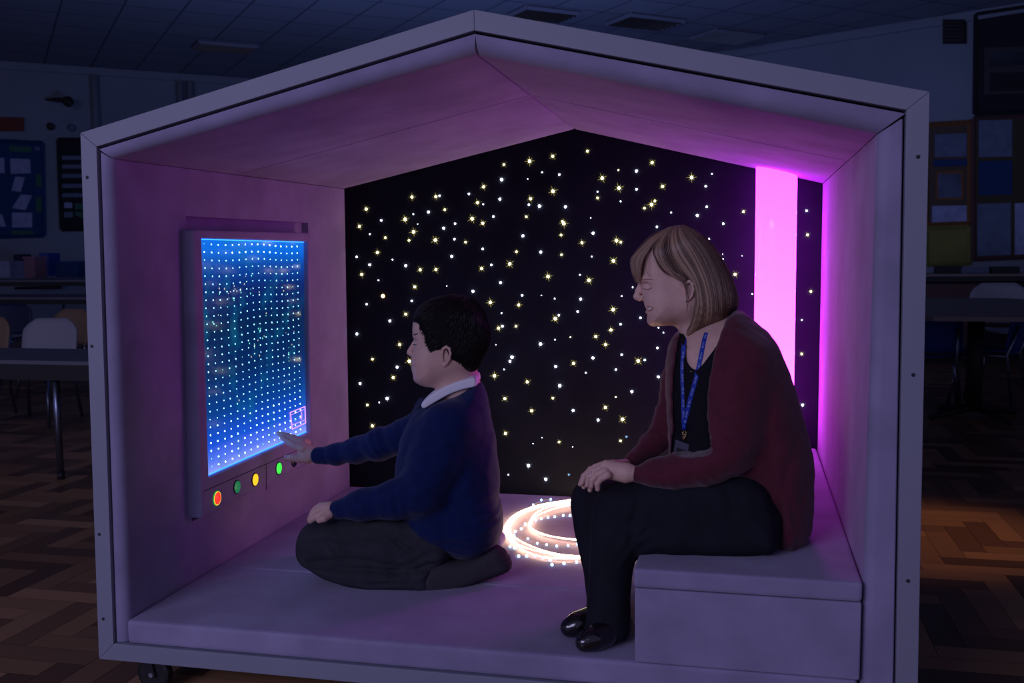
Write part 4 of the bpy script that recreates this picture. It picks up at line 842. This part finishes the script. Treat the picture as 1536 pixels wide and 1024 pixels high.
# small white words printed along the straps
for P_, so in ((P1, s1), (P2_, s2)):
    lm = MB(); n_ = 0
    for a, b in zip(P_[:-1], P_[1:]):
        for f in np.arange(.05, 1, .13):
            n_ += 1
            if n_ % 9 in (0, 1, 2): continue
            p = lerp(a, b, f); t = (b-a)/np.linalg.norm(b-a); v = (CAM-p); v /= np.linalg.norm(v); sd = np.cross(t, v); sd /= np.linalg.norm(sd); p = p+v*.0012; h_ = .0011+.0006*(n_ % 3); w2 = .0006
            lm.add([p-sd*h_-t*w2, p+sd*h_-t*w2, p+sd*h_+t*w2, p-sd*h_+t*w2, p-sd*h_-t*w2-v*.0004, p+sd*h_-t*w2-v*.0004, p+sd*h_+t*w2-v*.0004, p-sd*h_+t*w2-v*.0004], [(0, 1, 2, 3), (7, 6, 5, 4), (0, 4, 5, 1), (1, 5, 6, 2), (2, 6, 7, 3), (3, 7, 4, 0)])
    lm.build('print', M['lettering'], so)
pc = P1[-1]; Yc = pc[1]-.004
MB().tube([atY(1026.3, 635, Yc), atY(1026.5, 644, Yc)], .0055, 10).build('ferrule', M['lanyard'], lan, smooth=True)
cm_ = MB()
for pts in ([(1026, 645), (1023.5, 650), (1025.5, 656), (1027, 661)], [(1027.5, 645), (1029.5, 650), (1027.5, 656), (1026.5, 661)], [(1024.5, 650), (1029, 653), (1024, 657), (1028, 662)]): cm_.tube([atY(x, y, Yc) for x, y in pts], .0011, 6)
cm_.build('clip', M['gold'], lan, smooth=True)
bq = [atY(x, y, Yc-.001+(y-660)*.0002) for x, y in [(1013.5, 659), (1040, 669), (1036, 690), (1009.5, 683)]]
bd = MB().hexa(bq, [p+V(0, .002, 0) for p in bq]).build('badge', M['badge'], lan, .0006, 2)
bp_ = [lerp(lerp(bq[0], bq[1], u), lerp(bq[3], bq[2], u), v)-V(0, .0008, 0) for u, v in ((.12, .45), (.88, .45), (.88, .9), (.12, .9))]
MB().hexa(bp_, [p+V(0, .0005, 0) for p in bp_]).build('card', M['dark'], bd)
p = hit(TT, 1036.5, 557, .001); MB().ball(p, .0016, 8, 6).build('pendant', M['gold'], wom)

# ------------------------------------------------------------------ the hall
HZ = 3.55
def st_(o): o['kind'] = 'structure'; return o
# herringbone parquet, one tone per block
pk = MB(); wv = .085; n = 4
for i in range(-90, 90):
    for j in range(-14, 110):
        k = (i-j) % (2*n); x, y = i*wv, j*wv
        if k == 0: pk.add([(x, y, GZ), (x+n*wv-.0015, y, GZ), (x+n*wv-.0015, y+wv-.0015, GZ), (x, y+wv-.0015, GZ)], [(0, 1, 2, 3)], random.random())
        elif k == 2*n-1: pk.add([(x, y, GZ), (x+wv-.0015, y, GZ), (x+wv-.0015, y+n*wv-.0015, GZ), (x, y+n*wv-.0015, GZ)], [(0, 1, 2, 3)], random.random()*.8)
pk.add([(-22, -9, GZ-.002), (22, -9, GZ-.002), (22, 22, GZ-.002), (-22, 22, GZ-.002), (-22, -9, GZ-.1), (22, -9, GZ-.1), (22, 22, GZ-.1), (-22, 22, GZ-.1)], [(0, 1, 2, 3), (7, 6, 5, 4), (0, 4, 5, 1), (1, 5, 6, 2), (2, 6, 7, 3), (3, 7, 4, 0)], .2)
mpq = mat('parquet', (.10, .05, .03), .38, spec=.4, attr=(.46, .25, .13), bump=(60, .12, .001))
st_(pk.build('floor', mpq))
LA, LB = atZ(0, 92, HZ), atZ(370, 118, HZ); RA, RB = atZ(1070, 80, HZ), atZ(1536, 5, HZ)
def wallpl(a, b): d = (b-a)/np.linalg.norm(b-a); nrm = V(d[1], -d[0], 0); return a, d, nrm
WL = wallpl(LA, LB); WR = wallpl(RA, RB)
A2 = np.array([[WL[1][0], -WR[1][0]], [WL[1][1], -WR[1][1]]]); tt = np.linalg.solve(A2, (RA-LA)[:2]); CORN = LA+WL[1]*tt[0]
def wallbox(a, b, nrm): 
    a, b = V(a[0], a[1], 0), V(b[0], b[1], 0); o = -nrm*.2
    return MB().hexa([a+V(0, 0, GZ), b+V(0, 0, GZ), b+o+V(0, 0, GZ), a+o+V(0, 0, GZ)], [a+V(0, 0, HZ+.02), b+V(0, 0, HZ+.02), b+o+V(0, 0, HZ+.02), a+o+V(0, 0, HZ+.02)])
st_(wallbox(LA-WL[1]*12, CORN, WL[2]).build('wall_left', M['wall'])); st_(wallbox(CORN, RB+WR[1]*14, WR[2]).build('wall_right', M['wall']))
mc = mat('ceiling_tiles', (.34, .38, .46), .9); N = mc.node_tree.nodes; L = mc.node_tree.links; b = N['Principled BSDF']
tc = N.new('ShaderNodeTexCoord'); mp = N.new('ShaderNodeMapping'); mp.inputs['Rotation'].default_value = (0, 0, -math.atan2(WL[1][1], WL[1][0])); L.new(tc.outputs['Object'], mp.inputs[0])
bk = N.new('ShaderNodeTexBrick'); bk.offset = 0; bk.inputs['Scale'].default_value = 1; bk.inputs['Brick Width'].default_value = .58; bk.inputs['Row Height'].default_value = .62; bk.inputs['Mortar Size'].default_value = .011; bk.inputs['Color1'].default_value = (.28, .31, .38, 1); bk.inputs['Color2'].default_value = (.25, .28, .35, 1); bk.inputs['Mortar'].default_value = (.09, .1, .14, 1)
L.new(mp.outputs[0], bk.inputs['Vector']); L.new(bk.outputs[0], b.inputs['Base Color'])
st_(MB().box(-20, 20, -3.2, 20, HZ, HZ+.1).build('ceiling', mc))
def onw(x, y, W, off=0):
    a, d, nrm = W; r = ray(x, y); t = ((a-CAM)@nrm)/(r@nrm); return CAM+r*t+nrm*off
for W, x0, x1, nm_ in ((WL, 0, 1, 'trim_1'), (WR, 0, 1, 'trim_2')):
    a = LA-WL[1]*12 if W is WL else CORN; e_ = CORN if W is WL else RB+WR[1]*14; q0 = [dyz for dyz in (V(a[0], a[1], HZ-.10), V(e_[0], e_[1], HZ-.10), V(e_[0], e_[1], HZ), V(a[0], a[1], HZ))]
    st_(MB().hexa(q0, [p+W[2]*.04 for p in q0]).build(nm_, M['wall']))
def slab(q, W, off, th, m, name, parent=None, bev=0):
    P = [onw(x, y, W, off) for x, y in q]; return MB().hexa(P, [p+W[2]*th for p in P]).build(name, m, parent)
def rect(x0, y0, x1, y1, s=0): return [(x0, y1+s*(x0-x0)), (x1, y1+s*(x1-x0)), (x1, y0+s*(x1-x0)), (x0, y0)]
# pipe boxing down the left wall
for i, (x, y) in enumerate(((268, 112), (283, 112), (140, 102))):
    p = onw(x, y, WL, .07); MB().tube([V(p[0], p[1], GZ), V(p[0], p[1], HZ-.11)], .05, 10).build('trim_%d' % (i+3), M['wall'], smooth=True)['kind'] = 'structure'
def board(name, label, cat, q, W, m, frame_m, items, group=None):
    P = [onw(x, y, W, .004) for x, y in q]; c = sum(P)/4
    r = empty(name, V(c[0], c[1], min(p[2] for p in P)), label, cat, group)
    MB().hexa(P, [p+W[2]*.03 for p in P]).build('backing', m, r)
    f = MB(); Q = [onw(x, y, W, .03) for x, y in q]
    for i in range(4): f.tube([Q[i], Q[(i+1) % 4]], .03, 4)
    f.build('border', frame_m, r)
    for qq, mm in items:
        slab(qq, W, .036, .006, mm, 'pinned_sheet', r)
    return r
PR = M['paper']; PD = M['paper2']
board('display_board', 'blue display board with pale paper sheets pinned at angles, far left', 'display board', [(-40, 356), (66, 353), (64, 215), (-40, 210)], WL, M['bblue'], M['bblue'],
  [([(16, 261), (46, 260), (45, 239), (15, 238)], PR), ([(17, 286), (31, 288), (37, 266), (23, 265)], PR), ([(18, 312), (38, 315), (48, 293), (31, 292)], PR), ([(18, 341), (48, 341), (48, 319), (18, 319)], PR), ([(-8, 259), (7, 260), (6, 237), (-8, 237)], PR), ([(-8, 339), (9, 340), (3, 322), (-8, 318)], PR), ([(14, 227), (47, 229), (47, 221), (14, 219)], M['green']), ([(52, 226), (60, 227), (59, 221), (51, 220)], PD), ([(54, 280), (62, 281), (62, 262), (54, 261)], M['green']), ([(54, 318), (62, 319), (62, 296), (54, 295)], M['green']), ([(17, 352), (50, 351), (50, 346), (17, 346)], M['green'])])
board('display_board', 'dark notice board with rows of small strips, beside the left frame post of the den', 'display board', [(92, 344), (150, 343), (150, 210), (87, 210)], WL, M['bdark'], M['bdark'],
  [([(93, y0+6), (140, y0+6), (140, y0), (93, y0)], PD) for y0 in (234, 247, 261, 276, 290)]+[([(96, 312), (108, 312), (108, 304), (96, 304)], M['paper']), ([(112, 314), (125, 314), (125, 305), (112, 305)], M['green']), ([(96, 326), (109, 326), (109, 318), (96, 318)], PD), ([(112, 322), (124, 328), (124, 318), (112, 317)], M['green'])])
sg = empty('wall_sign', onw(15, 197, WL), 'small reddish brown sign on the wall above the blue display board', 'sign')
slab([(-20, 197), (36, 197), (36, 177), (-20, 175)], WL, .005, .03, M['red'], 'sign_panel', sg); 
# bracket with a dark lamp on the left wall
p0 = onw(84, 153, WL, .0); lampo = empty('wall_lamp', p0, 'dark bracket lamp high on the left hall wall', 'lamp')
MB().tube([onw(68, 150, WL, .05), onw(86, 153, WL, .22), onw(98, 155, WL, .3)], [.012, .03, .04], 8).build('arm', M['black'], lampo, smooth=True)
MB().lathe(onw(98, 155, WL, .3), (.6, -.5, -.3), [(0, .04), (.04, .07), (.10, .065), (.13, .03)], 16).build('lamp_head', M['black'], lampo)
for x, y, lb in ((76, 190, 'small round dark sensor on the left wall under the bracket lamp'), (107, 192, 'small pale round fitting on the left wall, right of the dark sensor')):
    o = MB().lathe(onw(x, y, WL, .0), WL[2], [(0, .05), (.05, .05), (.08, .03)], 14).build('wall_sensor', M['black'] if x < 90 else PD); tag(o, lb, 'sensor')
# right wall
board('display_board', 'black display board with dim grey sheets, high in the top right corner', 'display board', [(1464, 171), (1560, 168), (1560, 8), (1466, 22)], WR, M['bdark'], M['bdark'], [([(1478, 142), (1560, 140), (1560, 70), (1478, 72)], M['tabedge']), ([(1486, 100), (1560, 98), (1560, 78), (1486, 80)], mat('slate_sheet', (.05, .06, .09), .9)), ([(1486, 138), (1560, 136), (1560, 108), (1486, 110)], mat('slate_sheet_b', (.045, .045, .07), .9))])
v = empty('wall_vent', onw(1433, 66, WR), 'square dark grille high on the right hall wall', 'vent')
slab(rect(1416, 30, 1450, 66), WR, .004, .04, M['bdark'], 'vent_panel', v)
for i in range(6): slab(rect(1418, 33+i*5.4, 1448, 35+i*5.4), WR, .045, .012, M['tabedge'], 'slat', v)
board('notice_board', 'orange-bordered notice board with small framed sheets, above the yellow board', 'notice board', [(1392, 336), (1456, 334), (1457, 184), (1392, 188)], WR, mat('cork', (.10, .07, .05), .9), M['orange'],
  [([(1404, 236), (1452, 235), (1452, 200), (1404, 202)], PD), ([(1402, 250), (1453, 249), (1453, 239), (1402, 240)], M['bblue']), ([(1406, 300), (1447, 299), (1447, 256), (1406, 257)], M['orange']), ([(1409, 297), (1444, 296), (1444, 260), (1409, 261)], PD), ([(1400, 336), (1452, 335), (1452, 308), (1400, 309)], PR)])
board('notice_board', 'yellow notice board low on the right hall wall, with bare surface', 'notice board', [(1392, 396), (1456, 394), (1456, 340), (1392, 342)], WR, M['yellow'], M['yellow'], [])
board('notice_board', 'tall notice board with four blue-grey text sheets, right edge of the hall wall', 'notice board', [(1462, 388), (1552, 384), (1552, 174), (1462, 178)], WR, mat('olive', (.06, .055, .03), .9), M['bframe'],
  [([(1470, 236), (1520, 235), (1520, 180), (1470, 181)], PD), ([(1470, 293), (1520, 292), (1520, 241), (1470, 242)], M['bblue']), ([(1468, 384), (1518, 382), (1518, 304), (1468, 306)], PD), ([(1524, 382), (1550, 380), (1550, 304), (1524, 305)], PR)])
# recessed ceiling lights, switched off
mc2 = mat('light_frame', (.2, .22, .28), .6)
for x, y, lb, w2 in ((338, 68, 'unlit ceiling light with shiny louvre, over the left roof slope of the den', .75), (968, 30, 'unlit ceiling light with shiny louvre, right of the den roof peak, nearest', .8), (1090, 52, 'unlit ceiling light with shiny louvre, farther back on the right', .8), (815, 18, 'unlit ceiling light just above and right of the roof peak', .7)):
    c = atZ(x, y, HZ); d, nn = WL[1], V(-WL[1][1], WL[1][0], 0)
    o = empty('ceiling_light', c, lb, 'ceiling light', 'recessed ceiling lights')
    def rr(a, b_, z): return V(*(c+d*a+nn*b_)[:2], z)
    hw_, hh_ = w2*.45, w2*.3
    fr_ = MB(); Q = [(-hw_, -hh_), (hw_, -hh_), (hw_, hh_), (-hw_, hh_)]
    for i in range(4): fr_.tube([rr(*Q[i], HZ-.02), rr(*Q[(i+1) % 4], HZ-.02)], .03, 4)
    fr_.build('frame', mc2, o)
    lv = MB()
    for i in range(5): f = -hh_+(i+.5)*2*hh_/5; lv.hexa([rr(-hw_, f-.02, HZ-.015), rr(hw_, f-.02, HZ-.015), rr(hw_, f+.02, HZ-.015), rr(-hw_, f+.02, HZ-.015)], [rr(-hw_, f+.01, HZ-.055), rr(hw_, f+.01, HZ-.055), rr(hw_, f+.02, HZ-.055), rr(-hw_, f+.02, HZ-.055)])
    lv.build('louvre', M['silver'], o)
# furniture
def tube_leg(a, b, r=.011): return MB().tube([a, b], r, 8).ball(b, r*1.35, 8, 5)
def make_chair(m, name='school_chair'):
    r = empty(name, (0, 0, 0))
    s_ = MB(); nx, ny = 8, 6; vs = []
    for side in (0, 1):
        for j in range(ny+1):
            for i in range(nx+1):
                u, v_ = i/nx*2-1, j/ny*2-1; vs.append((u*.185*(1-.06*abs(v_)), v_*.18, .375+.022*u*u-.010*(v_ > .5)*(v_-.5)*2-.006*side-.006*math.cos(u*1.5)))
    K = (nx+1)*(ny+1); fs = [(j*(nx+1)+i, j*(nx+1)+i+1, (j+1)*(nx+1)+i+1, (j+1)*(nx+1)+i) for j in range(ny) for i in range(nx)]
    ed = [i for i in range(nx+1)]+[j*(nx+1)+nx for j in range(1, ny+1)]+[ny*(nx+1)+i for i in range(nx-1, -1, -1)]+[j*(nx+1) for j in range(ny-1, 0, -1)]
    fs += [tuple(K+i for i in f[::-1]) for f in fs]+[(ed[i-1], ed[i], K+ed[i], K+ed[i-1]) for i in range(len(ed))]
    s_.add(vs, fs); s_.build('seat', M[m], r, smooth=True)
    b_ = MB(); vs = []; prof = [(-.95, 0), (-1, .3), (-1, .65), (-.93, .85), (-.72, .97), (-.35, 1), (.35, 1), (.72, .97), (.93, .85), (1, .65), (1, .3), (.95, 0)]
    def bp(u, v_, th): return (u*.19, -.19-.05*v_+.030*(u*u)-th, .40+.27*v_)
    rows = [[bp(-1*k, v_, 0) for k in np.linspace(1, -1, 11)] for v_ in np.linspace(0, .8, 5)]
    def wd(v_): return 1 if v_ < .6 else math.sqrt(max(.0, 1-((v_-.6)/.42)**2.6))
    vsA = [bp(k*max(wd(v_), .55), v_, 0) for v_ in np.linspace(0, 1, 9) for k in np.linspace(-1, 1, 11)]; vsB = [(x, y-.008, z) for x, y, z in vsA]; K = len(vsA)
    fs = [(j*11+i, j*11+i+1, (j+1)*11+i+1, (j+1)*11+i) for j in range(8) for i in range(10)]
    ed = list(range(11))+[j*11+10 for j in range(1, 9)]+[88+i for i in range(9, -1, -1)]+[j*11 for j in range(7, 0, -1)]
    fs += [tuple(K+i for i in f[::-1]) for f in fs]+[(ed[i-1], ed[i], K+ed[i], K+ed[i-1]) for i in range(len(ed))]
    b_.add(vsA+vsB, fs); b_.build('backrest', M[m], r, smooth=True)
    for sx in (-1, 1):
        MB().tube([V(sx*.15, .12, .36), V(sx*.185, .19, .008)], .011, 8).build('leg', M['leg'], r, smooth=True)
        MB().tube([V(sx*.16, -.24, .56), V(sx*.155, -.17, .37), V(sx*.185, -.22, .008)], .011, 8).build('leg', M['leg'], r, smooth=True)
    fr_ = MB()
    for sx in (-1, 1): fr_.tube([V(sx*.15, .13, .358), V(sx*.155, -.17, .358)], .010, 6)
    fr_.tube([V(-.15, .0, .357), V(.15, .0, .357)], .009, 6); fr_.build('seat_frame', M['leg'], r, smooth=True)
    return r
PROTO = {}
def chair(m, x, y, rz, label, ztop=.57, grp='school chairs in the hall'):
    """back-rest top centre seen at (x, y)"""
    if m not in PROTO: r = PROTO[m] = make_chair(m)
    else:
        src = PROTO[m]; r = src.copy(); C.objects.link(r)
        for ch in src.children: c = ch.copy(); C.objects.link(c); c.parent = r
    p = atZ(x, y, ztop); a = math.radians(rz); r.rotation_euler.z = a
    off = V(-math.sin(a)*-.24, math.cos(a)*-.24, 0); k = (ztop-GZ)/.67; r.scale = (k, k, k); off = off*k; r.location = (p[0]-off[0], p[1]-off[1], GZ)
    tag(r, label, 'chair', grp); return r
def table(x0, x1, y0, y1, ztop, mt, me, label, legs, rz=0, o=None, th=.045):
    c = V((x0+x1)/2, (y0+y1)/2, 0); r = empty('school_table', V(c[0], c[1], GZ), label, 'table', 'tables in the hall')
    MB().box(x0, x1, y0, y1, ztop-.018, ztop).build('tabletop', mt, r)
    MB().box(x0+.004, x1-.004, y0+.004, y1-.004, ztop-.018-th, ztop-.0185).build('apron', me, r)
    for lx_, ly_ in legs: MB().tube([V(lx_, ly_, ztop-.02), V(lx_+.006, ly_, GZ+.035)], .017, 10).build('leg', M['leg'], r, smooth=True); MB().tube([V(lx_+.006, ly_, GZ+.034), V(lx_+.006, ly_, GZ+.001)], .019, 10).build('leg_foot', M['black'], r, smooth=True)
    return r
L1 = atZ(90, 718, GZ); zt = atY(88, 541, L1[1]-.06)[2]
tb_ = table(L1[0]-1.35, L1[0]+.40, L1[1]-.07, L1[1]+.50, zt, M['tabtop'], M['tabedge'], 'grey table with black edge and chrome legs, nearest on the left of the den', [(L1[0], L1[1]), (L1[0]-1.28, L1[1]), (L1[0]+.33, L1[1]+.42), (L1[0]-1.28, L1[1]+.42)], th=.075)
chair('cgrey', 79, 477, 188, 'pale grey chair back behind the nearest left table')
chair('ctan', -12, 475, 175, 'tan chair back at the left edge of the picture, behind the nearest table')
chair('ctan', 112, 463, 170, 'brown tan chair back half hidden behind the pale grey one')
chair('cnavy', 20, 455, 190, 'dark navy chair back behind the left end of the nearest table')
def far_table(px, py, w_, dpt, z, m, lb):
    p = atZ(px, py, z); return table(p[0]-w_/2, p[0]+w_/2, p[1], p[1]+dpt, z, m, M['tabedge'], lb, [(p[0]-w_/2+.08, p[1]+.06), (p[0]+w_/2-.08, p[1]+.06), (p[0]-w_/2+.08, p[1]+dpt-.06), (p[0]+w_/2-.08, p[1]+dpt-.06)])
t3 = far_table(50, 446, 3.0, .7, .60, M['tabtop'], 'long pale table beyond the chairs on the left'); t4 = far_table(50, 420, 2.6, .8, .74, M['tabtop'], 'long table farthest back on the left')
chair('cnavy', 105, 412, 182, 'dark chair back between the two long far left tables', ztop=.72)
def item(name, x0, x1, y0, y1, zb, dpt, m, lb, cat):
    p = atZ((x0+x1)/2, y1, zb); k = 1/np.linalg.norm(atY(801, 500, p[1])-atY(800, 500, p[1])); w_ = (x1-x0)/k/2; h_ = (y1-y0)/k
    o = empty(name, V(p[0], p[1]+dpt/2, zb), lb, cat); MB().box(p[0]-w_, p[0]+w_, p[1], p[1]+dpt, zb+.0005, zb+h_).build('body', m, o, .004, 2); return o, p, w_, h_
o, p, w_, h_ = item('storage_box', 35, 55, 386, 417, .74, .2, M['pinkbox'], 'dusky pink box standing on the farthest left table', 'box'); MB().box(p[0]-w_-.01, p[0]+w_+.01, p[1]-.01, p[1]+.21, .7405+h_, .7405+h_+.03).build('lid', M['pinkbox'], o)
o, p, w_, h_ = item('paper_stack', -6, 18, 389, 416, .74, .3, M['paper'], 'pale stack of papers on the farthest left table', 'papers')
o, p, w_, h_ = item('storage_tray', 80, 122, 390, 416, .74, .3, M['bblue'], 'dark blue tray on the farthest left table, near the den', 'tray')
item('bag', 58, 76, 376, 414, .74, .22, M['cblue'], 'blue bag standing on the farthest left table, right of the pink box', 'bag'); item('bag', 20, 34, 378, 413, .74, .2, M['cnavy'], 'dark navy bag on the farthest left table, left of the pink box', 'bag')
o, p, w_, h_ = item('exercise_book', 18, 50, 430, 434, .60, .2, M['bdark'], 'dark flat book lying on the long pale table on the left', 'book')
o, p, w_, h_ = item('exercise_book', 56, 80, 429, 434, .60, .2, M['bframe'], 'brown flat book lying on the long pale table, nearer the den', 'book')
o, p, w_, h_ = item('desk_tidy', 92, 101, 424, 434, .60, .1, M['paper'], 'little pale pot on the long pale table on the left', 'pot')
# right of the den
ca = atZ(1462, 477, .60); cb = atZ(1462, 446, .60); cc = (ca+cb)/2; R2 = np.linalg.norm(cb-ca)/2
r = empty('pedestal_table', V(cc[0], cc[1], GZ), 'round-edged wooden table on a central pedestal, right of the den', 'table')
def octo(z, s_=1): 
    out = []
    for a, b_ in ((-.60, -1), (.60, -1), (1, -.6), (1, .6), (.6, 1), (-.6, 1), (-1, .6), (-1, -.6)): out.append(V(cc[0]+a*.75*s_, cc[1]+b_*R2*.9*s_, z))
    return out
o8 = MB(); o8.add(octo(.575)+octo(.60), [tuple(range(7, -1, -1)), tuple(range(8, 16))]+[(i, (i+1) % 8, 8+(i+1) % 8, 8+i) for i in range(8)]); o8.build('tabletop', M['tabwood'], r)
MB().tube([V(cc[0]-.05, cc[1]-.3, .57), V(cc[0]-.05, cc[1]-.3, GZ+.05)], .05, 14).build('pedestal', M['black'], r, smooth=True)
pb = MB()
for a in range(4): an = a*math.pi/2+.5; pb.tube([V(cc[0]-.05, cc[1]-.3, GZ+.07), V(cc[0]-.05+.32*math.cos(an), cc[1]-.3+.32*math.sin(an), GZ+.02)], .02, 8)
pb.build('pedestal_foot', M['black'], r, smooth=True)
chair('cblue', 1398, 466, -8, 'blue chair back between the den and the pedestal table', ztop=.58)
chair('cblue', 1540, 462, 62, 'blue chair turned sideways at the right end of the pedestal table', ztop=.58)
chair('cgrey', 1498, 424, 180, 'pale chair back on the far side of the pedestal table', ztop=.70)
t5 = far_table(1470, 411, 2.6, .6, .74, M['tabwood'], 'long table against the right hall wall')
pc5 = t5.location
cb5 = empty('low_cupboard', (pc5[0], pc5[1]+.05, GZ), 'dark low cupboard under the long table by the right wall', 'cupboard')
MB().box(pc5[0]-1.15, pc5[0]+1.15, pc5[1]-.2, pc5[1]+.22, GZ+.001, .66).build('carcass', M['black'], cb5, .004, 2)
for i in range(4): d_ = MB().box(pc5[0]-1.13+i*.57, pc5[0]-.58+i*.57, pc5[1]-.216, pc5[1]-.201, GZ+.05, .64).build('door', M['bframe'] if i == 1 else M['bdark'], cb5)
for x0, x1, y0, m, nm2, lb in ((1408, 1440, 400, M['black'], 'bag', 'dark soft bag lying on the long table by the right wall'), (1446, 1480, 403, M['paper2'], 'paper_stack', 'loose pale papers on the long table by the right wall'), (1492, 1526, 401, M['black'], 'storage_tray', 'dark tray at the right end of the long table by the wall')):
    item(nm2, x0, x1, y0-.0, 409.8, .74, .15, m, lb, nm2.replace('_', ' ').split()[-1])

# ------------------------------------------------------------------ dusk sky and added lights
w = bpy.data.worlds.new('dusk'); SC.world = w; w.use_nodes = True
w.node_tree.nodes['Background'].inputs[0].default_value = (.36, .34, .72, 1); w.node_tree.nodes['Background'].inputs[1].default_value = .27
def area(name, loc, tgt, size, col, pw, sy=None):
    l = bpy.data.lights.new(name, 'AREA'); l.energy = pw; l.color = col; l.shape = 'RECTANGLE'; l.size = size; l.size_y = sy or size
    o = bpy.data.objects.new(name, l); C.objects.link(o); o.location = loc
    o.rotation_euler = (Vector(tgt)-Vector(loc)).to_track_quat('-Z', 'Y').to_euler(); return o
area('front_fill_light', (-1.1, -4.8, 2.2), (1.0, .2, .7), 3.0, (.60, .59, 1), 63, 1.6)  # added bluish fill from behind the camera, brightens the den front
s = bpy.data.lights.new('warm_floor_spot', 'SPOT'); s.energy = 75; s.color = (1, .5, .2); s.spot_size = .42; s.spot_blend = 1; s.shadow_soft_size = .1  # added warm spot that makes the pool of light on the floor
o = bpy.data.objects.new('warm_floor_spot', s); C.objects.link(o); t_ = atZ(1385, 800, -.1); o.location = (t_[0]+1.8, t_[1]+.2, 2.6)
o.rotation_euler = (Vector(t_)-o.location).to_track_quat('-Z', 'Y').to_euler()
area('ceiling_fill_light', (-.4, 5.2, .5), (-.8, 6.7, 3.5), 2.4, (.25, .36, 1), 42, 1.2)  # added blue fill, unseen behind the den, brightens the hall ceiling
